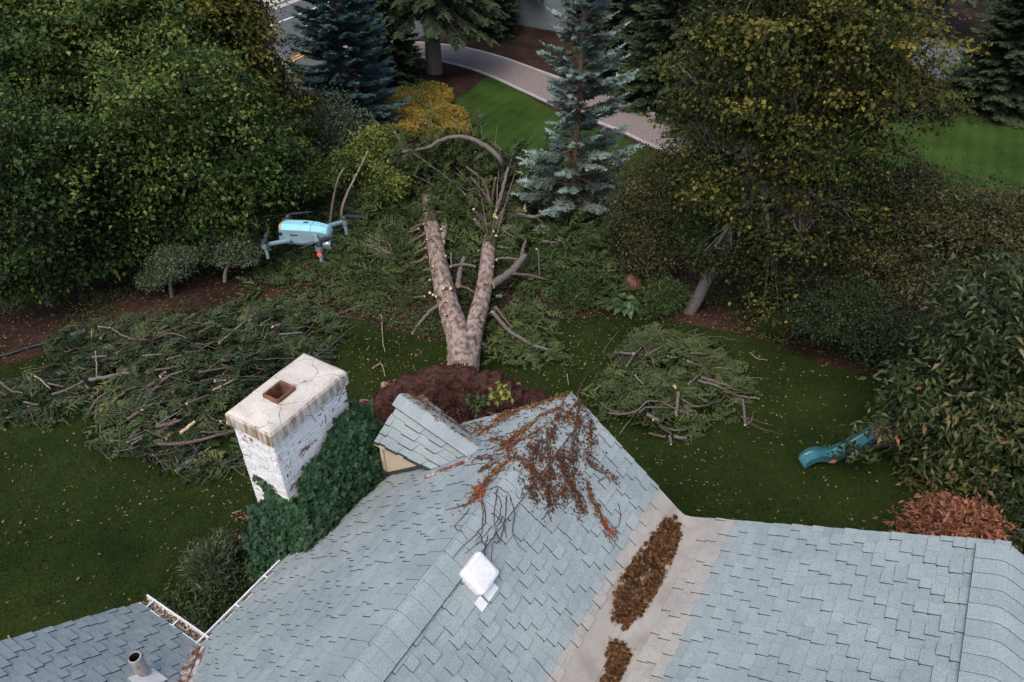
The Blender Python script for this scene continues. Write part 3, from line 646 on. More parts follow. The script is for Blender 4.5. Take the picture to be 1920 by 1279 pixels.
def lean(P0, P1, bend=.0, n=8):
    P0 = np.asarray(P0, float); P1 = np.asarray(P1, float); t = np.linspace(0, 1, n)[:, None]
    q = P0*(1-t)+P1*t; q[:, 2] += bend*np.sin(t[:, 0]*math.pi); return q
def broadleaf(name, base, lobes, leaves, leafL, leafW, mat, label, cat='tree', group=None, trunk_r=.16, bark='bark_dark', topgold=0.0, gap=.15,
              fork=None, spread=.22, tb=.42, shell=.72, zsq=.42, per=13, twigs=9, hangy=.25, sd=0, singles=0, trunk_path=None, fuzz=1.0, limbs=True):
    """trunk, limbs to every lobe, twigs, and leaf clusters through the lobes' volume"""
    base = np.asarray(base, float); root = thing(name, base, label, cat, group)
    L = [(np.asarray(c, float)-base, np.broadcast_to(np.asarray(r, float), (3,))) for c, r in lobes]
    areas = np.array([(r[0]*r[1]*r[2])**(2/3) for c, r in L]); share = areas/areas.sum()
    zmin = min(c[2]-r[2] for c, r in L); zmax = max(c[2]+r[2] for c, r in L)
    nz = Noise(2.6); nz2 = Noise(1.0); g = G(); wood = G()
    cen = sum(c*a for (c, r), a in zip(L, share)); hub = cen*np.array([.75, .75, .62]) if fork is None else np.asarray(fork)-base
    if limbs:
        tp = smoothpath(np.array([[0, 0, -.1], hub*np.array([.35, .35, .5]), hub]) if trunk_path is None else np.array(trunk_path)-base, 14)
        tube(wood, tp, np.linspace(trunk_r*1.15, trunk_r*.62, 14), 9, rough=.06)
    LP = []; LA = []; LN = []; AT = []; Z = []
    for (c, r), sh in zip(L, share):
        ncl = max(4, int(leaves*sh/per))
        d = unit(R.normal(0, 1, (int(ncl*(1.3+2.2*gap)), 3))); lsh = R.normal(0, .07)
        lump = 1+.36*nz(d*1.6+c)+.20*nz(d*4+c*2)
        keep = nz2(d*2.2+c*1.7) > -.9+gap; d = d[keep][:ncl]; lump = lump[keep][:ncl]
        fr = np.where(R.random(len(d)) < shell, R.uniform(.72, 1.06, len(d)), R.uniform(.25, .80, len(d)))
        P = c + d*r*(fr*lump)[:, None]
        P[:, 2] = np.maximum(P[:, 2], .06)
        ca = lsh+R.normal(0, .17, len(P))
        out = unit(d*1.0+UP*.15+R.normal(0, .45, d.shape))
        if limbs:
            tips = [c]+[P[k] for k in R.choice(len(P), min(len(P), twigs), replace=False)]
            lp = lean(hub, c, .15*np.linalg.norm(c-hub)*.5); tube(wood, lp, np.linspace(trunk_r*.5, trunk_r*.2, 8), 6)
            for q in tips[1:]:
                st = hub*.35+c*.65 if R.random() < .6 else c
                tube(wood, lean(st, q, R.uniform(-.1, .25)*np.linalg.norm(q-st), 5), np.linspace(trunk_r*.16, .007, 5), 4)
        for k in range(per):
            off = R.normal(0, spread, P.shape)*np.array([1.15, 1.15, zsq]) + out*R.uniform(-.5, .9, len(P))[:, None]*spread
            LP.append(P+off); a = unit(out*.9+R.normal(0, .75, P.shape)-UP*hangy); LA.append(a)
            LN.append(unit(UP*(.9 if per < 40 else 1.3)+d*.6+R.normal(0, .55, P.shape)))
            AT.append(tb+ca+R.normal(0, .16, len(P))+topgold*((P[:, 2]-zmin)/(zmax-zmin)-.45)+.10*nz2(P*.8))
    LP = np.concatenate(LP); LA = np.concatenate(LA); LN = np.concatenate(LN); AT = np.clip(np.concatenate(AT), 0, 1)
    LP[:, 2] = np.maximum(LP[:, 2], .03-base[2])
    sz = leafL*R.uniform(.5, 1.45, len(LP))
    if limbs: wood.build('trunk', M[bark], root, True)
    sel = np.zeros(len(LP), bool)
    if singles:
        dist = np.linalg.norm(LP+base-np.array([0, 0, CAM_H]), axis=1); ok = np.array([in_view(p+base, 4) for p in LP])
        front = np.where(ok, dist+R.uniform(0, .5, len(LP)), 1e9); sel[np.argsort(front)[:singles]] = True
        var = []
        for q in range(5):
            gg = G(); leafset(gg, np.zeros((1, 3)), np.array([[1., 0, 0]]), np.array([[0, 0, 1.]]), leafL, leafW, (q+.5)/5, fold=.35, droop=.2); var.append(gg.mesh('leaf', M[mat]))
        for k in np.where(sel)[0]:
            a = LA[k]; b = unit(np.cross(LN[k], a)); n_ = np.cross(a, b); o = link('leaf', var[min(4, int(AT[k]*5))], root)
            m4 = Matrix(((a[0], b[0], n_[0], LP[k][0]), (a[1], b[1], n_[1], LP[k][1]), (a[2], b[2], n_[2], LP[k][2]), (0, 0, 0, 1)))
            o.matrix_local = m4 @ Matrix.Scale(sz[k]/leafL, 4)
    q = ~sel
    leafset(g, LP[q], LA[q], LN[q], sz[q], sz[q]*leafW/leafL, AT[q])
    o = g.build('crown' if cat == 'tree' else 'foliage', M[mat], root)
    o['kind'] = 'stuff'
    return root

def feathers(g, P, A, N_, L, W, at, teeth=4, mi=0, ang=.75):
    """needle twigs: slender teeth leaving both sides of a short spine"""
    n = len(P); L = np.broadcast_to(L, (n,)); W = np.broadcast_to(W, (n,)); A = unit(A); B = unit(np.cross(N_, A)); at = np.broadcast_to(at, (n,))
    Vs = []; As = []
    for k in range(teeth):
        t0, t1 = k/teeth, (k+1.25)/teeth; wk = W*(1-.55*k/teeth)
        for s_ in (-1, 1):
            p0 = P+A*(L*t0)[:, None]; p1 = P+A*(L*min(t1, 1))[:, None]
            tip = P+A*(L*(t0+ang/teeth*1.4))[:, None]+B*(s_*wk)[:, None]+N_*(wk*R.uniform(-.35, .35, n))[:, None]
            Vs.append(np.stack([p0, tip, p1], 1)); As.append(at+R.normal(0, .05, n))
    p0 = P+A*(L*.8)[:, None]; Vs.append(np.stack([p0-B*(W*.22)[:, None], P+A*(L*1.18)[:, None], p0+B*(W*.22)[:, None]], 1)); As.append(at+.06)
    V = np.stack(Vs, 1).reshape(-1, 3); m = len(V)//3
    g.add(V, np.arange(m*3).reshape(-1, 3), mi, np.clip(np.stack(As, 1).ravel(), 0, 1))
def spruce_mesh(H, Rad, mat, bark='bark_dark', z0=.4, dens=1.0, droop=.35, uptip=.25, twigL=.34, twigW=.10, hang=.2, thin=0.0, topr=.05, tr=.2, power=.85, sparse_mid=None, inner_brown=0.0):
    """(trunk mesh, crown mesh) of a spruce standing at the origin"""
    wood = G(); g = G(); tube(wood, np.array([[0, 0, -.1], [0, 0, H*.5], [0, 0, H]]), [tr, tr*.55, .02], 9, rough=.05)
    nb = int(H/.16*dens*2.1); z = z0+(H-z0)*np.sort(R.random(nb))**1.08; az = np.arange(nb)*2.4+R.normal(0, .35, nb)
    TP = []; TA = []; TN = []; TL = []; AT = []
    for k in range(nb):
        f = (z[k]-z0)/(H-z0); bl = (Rad*(1-f)**power+topr)*R.uniform(.72, 1.12)
        if sparse_mid and sparse_mid[0] < f < sparse_mid[1]: bl *= R.choice([.55, .8, 1.0])
        if R.random() < thin: continue
        dz0 = -droop*(1-f)*1.1+.35*f; dirh = np.array([math.cos(az[k]), math.sin(az[k]), 0])
        t = np.linspace(0, 1, 7); pts = np.array([0, 0, z[k]])+dirh*(bl*t)[:, None]+UP*(bl*(dz0*t+uptip*t**2.2))[:, None]
        pts[:, 2] = np.maximum(pts[:, 2], .08)
        tube(wood, pts, np.linspace(.018+.012*bl, .006, 7), 4)
        nt_ = int((6+bl*20)*dens**.3); tt = R.uniform(.16, 1.0, nt_)**.75
        side = R.choice([-1, 1], nt_); base_ = np.array([np.interp(tt, t, pts[:, q]) for q in range(3)]).T
        tang = unit(np.gradient(pts, axis=0)); tg = np.array([np.interp(tt, t, tang[:, q]) for q in range(3)]).T
        sd_ = unit(np.cross(tg, UP))*side[:, None]
        ln = twigL*R.uniform(.6, 1.25, nt_)*(1.15-.55*tt)*(0.55+.45*min(1, bl/1.2))
        A = unit(tg*.75+sd_*R.uniform(.35, 1.0, nt_)[:, None]-UP*(hang*R.uniform(.2, 1.5, nt_))[:, None])
        TP.append(base_); TA.append(A); TN.append(unit(UP+R.normal(0, .35, (nt_, 3)))); TL.append(ln)
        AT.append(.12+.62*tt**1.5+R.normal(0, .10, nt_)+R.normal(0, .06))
        TP.append(pts[-1:]); TA.append(tang[-1:]); TN.append(UP[None]); TL.append(np.array([twigL*.8])); AT.append(np.array([.85]))
    TP = np.concatenate(TP); TA = np.concatenate(TA); TN = np.concatenate(TN); TL = np.concatenate(TL); AT = np.concatenate(AT)
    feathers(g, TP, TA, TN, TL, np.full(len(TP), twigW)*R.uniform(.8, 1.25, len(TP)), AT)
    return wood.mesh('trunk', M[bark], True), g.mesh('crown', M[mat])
def place_spruce(name, meshes, base, label, rz=0, s=1.0, sz=None, group=None, lean_=(0, 0)):
    root = thing(name, base, label, 'tree', group); root.rotation_euler = (lean_[0], lean_[1], rz); root.scale = (s, s, s if sz is None else sz)
    link('trunk', meshes[0], root); o = link('crown', meshes[1], root); o['kind'] = 'stuff'; return root
def boughs(g, P, D, N_, L, at, side=8, W=.075):
    """flat spruce boughs: a spine with side twigs"""
    n = len(P); D = unit(D); B = unit(np.cross(N_, D)); TP = []; TA = []; TN = []; TL = []; AT = []
    for k in range(side):
        t = (k+.5)/side
        for s_ in (-1, 1):
            tt = np.clip(t+R.normal(0, .04, n), .03, .98)
            TP.append(P+D*(L*tt)[:, None]+N_*(L*.10*np.sin(tt*3.1))[:, None]); TA.append(unit(D*.8+B*(s_*R.uniform(.5, .9, n))[:, None]+R.normal(0, .14, (n, 3))))
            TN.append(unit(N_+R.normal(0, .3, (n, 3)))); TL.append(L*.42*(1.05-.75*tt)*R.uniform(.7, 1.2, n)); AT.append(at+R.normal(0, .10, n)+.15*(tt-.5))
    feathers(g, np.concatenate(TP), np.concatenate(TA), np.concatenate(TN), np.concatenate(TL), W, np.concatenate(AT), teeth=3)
def strappy(name, base, n, L, W, mat, label, cat='plant', group=None, up=1.0):
    root = thing(name, base, label, cat, group); g = G(); az = R.uniform(0, 6.28, n); le = L*R.uniform(.6, 1.15, n); sp = R.uniform(.15, .95, n)
    for k in range(n):
        d = np.array([math.cos(az[k]), math.sin(az[k]), 0]); t = np.linspace(0, 1, 6)
        c = R.normal(0, .06, 3)*[1, 1, 0]+d*(le[k]*sp[k]*t**1.2)[:, None]+UP*(le[k]*up*(1.25*t-.95*sp[k]*t**2.2))[:, None]; c[:, 2] = np.maximum(c[:, 2], .01)
        b = np.array([-d[1], d[0], 0])*W*.5; wk = np.array([.6, 1, 1, .85, .55, .05])[:, None]
        V = np.vstack([c-b*wk, c+b*wk]); i = np.arange(5); g.add(V, np.c_[i, i+1, i+7, i+6], 0, min(1, max(0, R.normal(.5, .22))))
    g.build('leaves' if False else 'foliage', M[mat], root)['kind'] = 'stuff'; return root
# ------------------------------------------------------------------ trees and shrubs
def lb(px, py, Y, r, sq=.85): return (aty(px, py, Y), (r, r, r*sq))
maples = 'broadleaf trees massed along the left edge'
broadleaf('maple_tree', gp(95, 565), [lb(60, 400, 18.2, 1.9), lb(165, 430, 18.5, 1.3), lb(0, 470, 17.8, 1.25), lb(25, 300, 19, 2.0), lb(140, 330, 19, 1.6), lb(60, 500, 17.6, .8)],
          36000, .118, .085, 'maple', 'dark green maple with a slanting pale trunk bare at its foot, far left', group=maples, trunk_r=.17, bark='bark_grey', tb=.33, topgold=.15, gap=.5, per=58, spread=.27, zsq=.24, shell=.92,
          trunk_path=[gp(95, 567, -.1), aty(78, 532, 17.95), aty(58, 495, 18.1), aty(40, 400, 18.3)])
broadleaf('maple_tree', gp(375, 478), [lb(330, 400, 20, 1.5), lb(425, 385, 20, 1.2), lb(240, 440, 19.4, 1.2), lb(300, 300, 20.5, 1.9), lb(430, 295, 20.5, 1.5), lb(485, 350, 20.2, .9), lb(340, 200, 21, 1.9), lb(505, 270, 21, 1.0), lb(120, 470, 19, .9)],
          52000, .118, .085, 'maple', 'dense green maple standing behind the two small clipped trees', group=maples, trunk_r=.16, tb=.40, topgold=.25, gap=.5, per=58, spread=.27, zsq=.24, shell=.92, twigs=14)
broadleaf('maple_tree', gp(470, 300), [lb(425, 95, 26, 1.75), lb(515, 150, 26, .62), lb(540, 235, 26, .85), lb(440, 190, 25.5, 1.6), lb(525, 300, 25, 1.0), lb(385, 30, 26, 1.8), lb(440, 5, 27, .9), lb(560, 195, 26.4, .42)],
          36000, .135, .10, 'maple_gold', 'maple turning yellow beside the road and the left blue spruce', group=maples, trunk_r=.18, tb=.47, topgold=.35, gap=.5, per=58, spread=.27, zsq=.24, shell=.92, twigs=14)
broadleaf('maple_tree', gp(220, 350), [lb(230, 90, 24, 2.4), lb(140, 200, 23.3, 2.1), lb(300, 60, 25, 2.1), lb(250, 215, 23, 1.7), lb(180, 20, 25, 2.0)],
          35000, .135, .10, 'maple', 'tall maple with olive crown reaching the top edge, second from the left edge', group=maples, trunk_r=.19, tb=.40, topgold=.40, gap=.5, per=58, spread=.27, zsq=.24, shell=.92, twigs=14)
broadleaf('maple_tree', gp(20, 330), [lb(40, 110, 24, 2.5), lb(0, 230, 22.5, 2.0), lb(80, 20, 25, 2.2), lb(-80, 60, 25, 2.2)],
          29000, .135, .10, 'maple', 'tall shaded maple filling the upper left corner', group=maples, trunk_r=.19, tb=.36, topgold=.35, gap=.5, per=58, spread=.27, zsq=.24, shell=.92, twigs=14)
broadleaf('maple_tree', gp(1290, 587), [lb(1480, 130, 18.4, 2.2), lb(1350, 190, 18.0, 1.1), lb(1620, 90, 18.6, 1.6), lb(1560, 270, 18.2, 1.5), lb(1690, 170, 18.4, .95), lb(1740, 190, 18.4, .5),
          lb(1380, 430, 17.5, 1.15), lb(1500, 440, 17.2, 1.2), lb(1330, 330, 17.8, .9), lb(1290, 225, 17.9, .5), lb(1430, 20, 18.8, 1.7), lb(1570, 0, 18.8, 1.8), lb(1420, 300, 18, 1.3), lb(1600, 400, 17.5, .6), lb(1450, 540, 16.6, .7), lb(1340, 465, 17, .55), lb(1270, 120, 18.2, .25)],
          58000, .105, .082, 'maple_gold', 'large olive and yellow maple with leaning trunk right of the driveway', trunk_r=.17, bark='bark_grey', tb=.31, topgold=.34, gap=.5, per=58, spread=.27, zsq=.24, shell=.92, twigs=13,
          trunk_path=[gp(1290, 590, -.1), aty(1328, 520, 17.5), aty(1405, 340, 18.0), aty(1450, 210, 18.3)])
broadleaf('buckeye_tree', np.array([9.6, 11.6, 0]), [lb(1880, 590, 12.2, 1.25), lb(1800, 715, 12.0, 1.25), lb(1770, 865, 11.2, .85), lb(1905, 850, 11.4, 1.5), lb(1640, 800, 11.4, .22), lb(1605, 850, 11.2, .22), lb(1690, 800, 11.6, .3), lb(1850, 950, 10.8, .9), lb(1960, 700, 12, 1.6), lb(1715, 760, 11.8, .45), lb(1770, 900, 10.9, .7)],
          27000, .165, .07, 'buckeye', 'big-leaved green and rust tree overhanging the blue slide at right', trunk_r=.07, tb=.41, gap=.35, per=7, spread=.15, hangy=.4, singles=290)
broadleaf('copper_shrub', gp(1790, 1075, 0), [lb(1760, 985, 8.9, .50), lb(1820, 990, 8.9, .45), lb(1722, 1000, 8.9, .25)], 5200, .12, .045, 'red_leaf', 'copper red shrub just beyond the far edge of the right roof', 'shrub', trunk_r=.05, tb=.5, per=6, spread=.11)
broadleaf('green_shrub', gp(1905, 1085, 0), [lb(1890, 1000, 8.9, .4), lb(1940, 990, 9, .5)], 1300, .16, .06, 'buckeye', 'low green shrub right of the copper red shrub', 'shrub', trunk_r=.05, tb=.3, per=6, spread=.11)

# shrubs behind the lawn
def bush(name, px, py, lobes, n, l, w_, mat, label, group=None, **k):
    return broadleaf(name, gp(px, py), lobes, n, l, w_, mat, label, 'shrub', group, trunk_r=k.pop('trunk_r', .05), **k)
bush('clipped_tree', 420, 528, [lb(440, 462, 19.0, .62, .7), lb(400, 470, 19.0, .42, .7), lb(470, 465, 19.1, .35, .7)], 9000, .06, .035, 'grey_leaf', 'small clipped tree with forked white trunk beside the hovering drone', bark='pale_stem', tb=.42, gap=.05, spread=.09, trunk_r=.06)
bush('clipped_tree', 322, 556, [lb(325, 492, 18.3, .60, .7), lb(285, 520, 18.2, .45, .7), lb(345, 480, 18.3, .35, .7)], 8000, .06, .035, 'grey_leaf', 'small clipped grey-green tree with twisted trunk left of the white-trunked one', bark='bark_grey', tb=.32, gap=.05, spread=.09, trunk_r=.06)
bush('upright_shrub', 612, 300, [lb(615, 230, 28, .9, 1.2), lb(650, 250, 28, .8), lb(580, 270, 27.5, .8), lb(690, 300, 26, .7)], 11000, .09, .05, 'grey_leaf', 'tall grey-green shrub at the foot of the left blue spruce', tb=.38, gap=.2, twigs=14)
bush('pale_shrub', 700, 330, [lb(705, 262, 25.5, .5), lb(680, 285, 25.2, .4), lb(730, 285, 25, .25)], 2600, .12, .07, 'bright_leaf', 'pale green shrub left of the orange bed', tb=.68, gap=.2, spread=.14)
bush('yellow_shrub', 655, 370, [lb(640, 300, 24, .38), lb(598, 335, 23.5, .45), lb(570, 345, 23.5, .4), lb(553, 300, 24, .6)], 4200, .12, .08, 'bright_leaf', 'bright green sapling leaves right of the massed maples', tb=.45, gap=.25, spread=.15)
bush('broken_sapling', 745, 372, [lb(742, 345, 23, .36), lb(715, 320, 23.4, .25), lb(700, 365, 22.8, .3), lb(792, 300, 24.3, .25)], 1700, .12, .06, 'bright_leaf', 'yellow-green sapling leaves poking through the fallen crown', tb=.52, gap=.3, spread=.14)
bush('olive_shrub', 1215, 505, [lb(1220, 345, 20, 1.0), lb(1190, 400, 19.5, .8), lb(1250, 420, 19, .9), lb(1210, 470, 18.7, .8), lb(1290, 300, 20.5, .8), lb(1170, 440, 19.2, .5)], 22000, .08, .045, 'olive_leaf', 'loose olive brown shrub between blue spruce and leaning maple', tb=.52, gap=.4, per=30, spread=.20, zsq=.5, twigs=20)
bush('olive_shrub', 1640, 520, [lb(1680, 370, 18.6, 1.0), lb(1640, 410, 18.3, 1.1), lb(1600, 470, 17.6, .9), lb(1725, 340, 19, .6)], 22000, .09, .05, 'olive_leaf', 'wild arching shrub thicket behind the dark clipped hedge', tb=.50, gap=.4, per=30, spread=.20, zsq=.5, twigs=20)
bush('olive_shrub', 1790, 510, [lb(1800, 415, 17.5, 1.1), lb(1740, 440, 17.4, 1.1), lb(1690, 510, 16.8, 1.0), lb(1880, 420, 17.5, .9), lb(1850, 450, 17, 1.0), lb(1930, 420, 17.5, 1.0)], 30000, .09, .05, 'olive_leaf', 'broad brownish thicket below the right-hand side lawn', tb=.47, gap=.4, per=30, spread=.20, zsq=.5, twigs=20)
bush('dark_hedge', 1590, 668, [lb(1560, 590, 15.4, .85, .8), lb(1640, 620, 15.1, .9, .8), lb(1510, 600, 15.5, .55, .8), lb(1700, 650, 14.7, .8, .8), lb(1760, 640, 14.9, .9, .8), lb(1600, 560, 16, .8, .8)], 24000, .07, .04, 'dark_leaf', 'dense dark green clipped hedge along the right lawn edge', tb=.50, gap=.0, spread=.10)
bush('low_shrub', 1085, 572, [(gp(1085, 560)+[0, 0, .35], (.5, .5, .38))], 3400, .16, .03, 'lily', 'mounded bright green plant with long leaves left of the hosta', tb=.42, spread=.10, limbs=False)
bush('low_shrub', 1250, 585, [(gp(1245, 575)+[0, 0, .38], (.55, .5, .42))], 3400, .14, .03, 'lily', 'rounded green plant at the foot of the leaning maple', tb=.34, spread=.10, limbs=False)
bush('lavender_bush', 414, 1090, [(gp(414, 1082)+[0, 0, .38], (.42, .42, .42))], 3800, .16, .022, 'grey_leaf', 'silvery grey-green lavender bush in the bed by the gutters', tb=.40, spread=.07, limbs=False, hangy=-.6)
bush('flower_bush', 492, 1062, [(gp(490, 1040)+[0, 0, .5], (.35, .35, .40)), (gp(470, 1055)+[0, 0, .35], (.3, .3, .3))], 1500, .09, .045, 'dark_leaf', 'shrub with pink flower heads below the ivy-clad chimney', tb=.40, spread=.10, limbs=False)
fb = bpy.data.objects['flower_bush']; g = G(); n = 260; cc = np.concatenate([R.normal(0, .045, (20, 3))+c for c in (gp(490, 1030)-gp(492, 1062)+np.c_[R.uniform(-.3, .3, 13), R.uniform(-.3, .3, 13), R.uniform(.55, .95, 13)])])
leafset(g, cc, unit(R.normal(0, 1, cc.shape)), unit(R.normal(0, .5, cc.shape)+UP), .05, .04, R.random(len(cc))); g.build('blossom', M['pink'], fb)['kind'] = 'stuff'
bush('bed_shrub', 455, 1140, [(gp(455, 1140)+[0, 0, .25], (.5, .5, .3)), (gp(420, 1165)+[0, 0, .2], (.4, .4, .25)), (gp(500, 1110)+[0, 0, .3], (.4, .4, .35))], 4200, .07, .04, 'dark_leaf', 'low dark green shrub in the bed between the gutters', tb=.48, spread=.10, limbs=False)
bush('bed_shrub', 385, 1190, [(gp(385, 1185)+[0, 0, .15], (.45, .35, .2)), (gp(330, 1150)+[0, 0, .12], (.4, .3, .15))], 1800, .10, .03, 'cover', 'scraggly low plants at the corner of the two gutters', tb=.45, spread=.12, limbs=False)
bush('spiky_shrub', 540, 1060, [(gp(540, 1055)+[0, 0, .9], (.25, .25, .5))], 700, .18, .05, 'cover', 'yellow-green leafy shoot at the foot of the ivy', tb=.35, spread=.12, limbs=False)
strappy('daylily', gp(1225, 596), 120, .55, .035, 'lily', 'pale green strappy lily clump between hosta and rounded plant')
strappy('daylily', gp(1440, 632), 110, .6, .035, 'lily', 'strappy lily clump at the left end of the dark hedge')
# hosta with big leaves, each one a part
ho = thing('hosta', gp(1170, 580), 'broad-leaved hosta with yellow edges between the stones and lily clump', 'plant')
for k in range(26):
    a = k*2.4; r_ = .12+.30*math.sqrt(k/26); d = np.array([math.cos(a), math.sin(a), 0]); g = G()
    t = np.linspace(0, 1, 6); Lh = R.uniform(.26, .38); c = d*r_*.5+d*(Lh*t)[:, None]+UP*(.14+.22*(1-k/26)+.22*t-.34*t**2)[:, None]; b = np.array([-d[1], d[0], 0])*.11; wk = np.array([.12, .75, 1, .9, .55, .03])[:, None]
    V = np.vstack([c-b*wk+UP*.03*wk, c, c+b*wk+UP*.03*wk]); i = np.arange(5); at = min(1, max(0, R.normal(.42, .22)))
    g.add(V, np.c_[i, i+6, i+7, i+1], 0, at); g.add(V, np.c_[i+6, i+12, i+13, i+7], 0, at); g.build('leaf', M['hosta'], ho)
def rock(name, base, r, mat, label, group=None, sq=.7):
    th = np.linspace(0, math.pi, 8); ph = np.linspace(0, 2*math.pi, 11)[:-1]; d = np.array([(math.sin(a)*math.cos(b), math.sin(a)*math.sin(b), math.cos(a)) for a in th for b in ph])
    nz = Noise(2.2); V = d*(r*(1+.35*nz(d)+.12*nz(d*3)))[:, None]*np.array([1, .85, sq]); V += np.asarray(base)+[0, 0, r*sq*.35]; g = G(); i, j = np.meshgrid(np.arange(10), np.arange(7)); a = (j*10+i).ravel(); b = (j*10+(i+1) % 10).ravel()
    g.add(V, np.c_[a, b, b+10, a+10]); return tag(g.build(name, M[mat]), label, 'rock', group)
grp = 'reddish boulders in the bed behind the lawn'
rock('boulder', gp(1072, 535), .28, 'boulder', 'reddish boulder behind the mounded long-leaved plant', grp)
rock('boulder', gp(1128, 540), .18, 'boulder', 'small reddish boulder left of the upright one', grp)
rock('boulder', gp(1117, 553), .13, 'boulder', 'smallest pinkish boulder beside the mounded plant', grp)
rock('boulder', gp(1183, 538), .30, 'boulder', 'upright red boulder behind the hosta', grp, 1.2)
rock('boulder', gp(1200, 548), .18, 'boulder', 'low red boulder right of the upright one', grp)

# spruces
blueA = spruce_mesh(14, 2.3, 'spruce_teal', z0=.2, dens=2.4, droop=.30, uptip=.30, twigL=.42, twigW=.12, tr=.2)
place_spruce('blue_spruce', blueA, gp(655, 232), 'dense deep blue spruce beside the road at upper left', rz=.4)
blueB = spruce_mesh(9.6, 1.85, 'spruce_blue', bark='bark_orange', z0=.45, dens=1.25, droop=.22, uptip=.22, twigL=.46, twigW=.14, thin=.10, tr=.14, power=.62, sparse_mid=(.3, .75))
place_spruce('blue_spruce', blueB, gp(1072, 430), 'open silvery blue spruce with orange trunk in front of the driveway', rz=2.1)
dk = spruce_mesh(16, 3.2, 'spruce', z0=3.6, dens=1.8, droop=.55, uptip=.10, twigL=.62, twigW=.17, hang=.75, tr=.42, bark='bark_grey')
dk2 = spruce_mesh(12, 2.6, 'spruce', z0=.15, dens=2.2, droop=.32, uptip=.15, twigL=.55, twigW=.16, hang=.35, tr=.25)
grp = 'dark spruces along the far side of the driveway'
place_spruce('dark_spruce', dk, gp(815, 136), 'tall dark spruce with thick bare trunk at the driveway bend', .3, group=grp)
place_spruce('dark_spruce', dk2, gp(735, 150), 'dark spruce left of the thick bare trunk', 1.3, .62, group=grp)
place_spruce('dark_spruce', dk2, gp(915, 62), 'dark spruce just beyond the driveway, right of the thick trunk', 4.3, .72, group=grp)
place_spruce('dark_spruce', dk, gp(955, 40), 'dark spruce half hiding the left length of white fence', 5.0, .8, group=grp)
place_spruce('dark_spruce', dk2, gp(1260, 195), 'dense dark spruce right of the open blue spruce', 2.2, .95, group=grp)
place_spruce('dark_spruce', dk2, gp(1165, 150), 'greyish dark spruce directly behind the open blue spruce', 3.9, .9, group=grp)
place_spruce('dark_spruce', dk2, gp(1330, 240), 'dark spruce nearest the driveway behind the leaning maple', 5.9, .75, group=grp)
place_spruce('dark_spruce', dk2, gp(1860, 205), 'broad dark conifer overhanging the upper right lawn', 1.9, .85, .75, group=grp)
place_spruce('dark_spruce', dk2, gp(1920, 200), 'dark conifer at the right edge beside the upper lawn', .9, 1.0, group=grp)
place_spruce('dark_spruce', dk, gp(640, 40), 'dark spruce at the top edge behind the left blue spruce', 2.7, .8, group=grp)
for k, (x, y, s_, m_) in enumerate(((1050, 20, .9, dk2), (1130, 60, .9, dk), (1390, 130, .9, dk2), (1480, 100, .9, dk), (1620, 80, 1.0, dk2), (1750, 60, 1.0, dk), (740, 15, .9, dk2), (850, 5, .9, dk))):
    place_spruce('dark_spruce', m_, gp(x, y), ['dark spruce at the top edge just left of the open blue spruce', 'dark spruce at the top edge just right of the open blue spruce', 'dark spruce mostly hidden behind the top of the olive maple',
      'shadowy spruce behind the middle of the olive maple', 'shadowy spruce behind the right part of the olive maple', 'shadowy spruce left of the blue-grey fence', 'dark spruce at the top edge above the orange bed', 'dark spruce at the top edge above the driveway bend'][k], 1.7*k, s_, group=grp)
# fences with single planks
def fence(A, B, h, label, n, mat):
    A = np.asarray(A, float); B = np.asarray(B, float); root = thing('fence', A, label, 'fence'); d = (B-A); L = np.linalg.norm(d); d /= L; rz = math.atan2(d[1], d[0]); root.rotation_euler = (0, 0, rz); w_ = L/n
    g = G(); box(g, (0, 0, 0), (w_*.86, .02, h)); me = g.mesh('plank', mat)
    for k in range(n): o = link('plank', me, root); o.location = (k*w_, 0, random.uniform(-.01, .01))
    for z in (.35, h-.35):
        g = G(); box(g, (0, .021, z), (L, .06, z+.09)); g.build('rail', mat, root)
M['fence_paint'] = mnoise('pale_fence_paint', [(.3, (.16, .21, .24)), (.7, (.26, .31, .34))], 3, .8)
fence(gp(940, 42), gp(1075, 64), 1.8, 'white plank fence glimpsed under the spruces at top centre', 40, M['fence_paint'])
fence(gp(1690, 130), gp(1840, 182), 1.8, 'blue-grey plank fence beyond the upper right lawn', 44, M['fence_paint'])
# ------------------------------------------------------------------ grass, litter, ground cover
def scatter_poly(P, n, view=True):
    lo, hi = np.asarray(P)[:, :2].min(0), np.asarray(P)[:, :2].max(0); lo = np.maximum(lo, [-22, 4]); hi = np.minimum(hi, [22, 45])
    q = R.uniform(lo, hi, (n, 2)); q = q[inpoly(q[:, 0], q[:, 1], P)]; return q
def off_house(q):
    h = w2h(np.c_[q, np.zeros(len(q))]); return ~((h[:, 1] < 6.8) & (h[:, 0] > -6.1) & (h[:, 0] < 5.3)) & ~((h[:, 0] > -7.5) & (h[:, 1] < 2.1) & (h[:, 0] < -6))
q = scatter_poly(LAWN, 330000); q = q[off_house(q)]; n = len(q); nz = Noise(.9); nzf = Noise(5)
g = G(); az = R.uniform(0, 6.28, n); A = np.c_[np.cos(az)*.6, np.sin(az)*.6, R.uniform(.35, 1.0, n)]
Pn = np.c_[q, np.full(n, .004)]; L = R.uniform(.035, .085, n)*(1+.35*nz(Pn)); B = unit(np.c_[-np.sin(az), np.cos(az), np.zeros(n)])*R.uniform(.005, .011, n)[:, None]
V = np.stack([Pn-B, Pn+B, Pn+unit(A)*L[:, None]], 1).reshape(-1, 3)
g.add(V, np.arange(3*n).reshape(-1, 3), 0, np.clip(.43+.30*nz(Pn*1.3)+.16*nzf(Pn)+.22*np.exp(-((Pn[:, 0]+2.5)/3.2)**2-((Pn[:, 1]-15.2)/1.8)**2)+R.normal(0, .17, n), 0, 1))
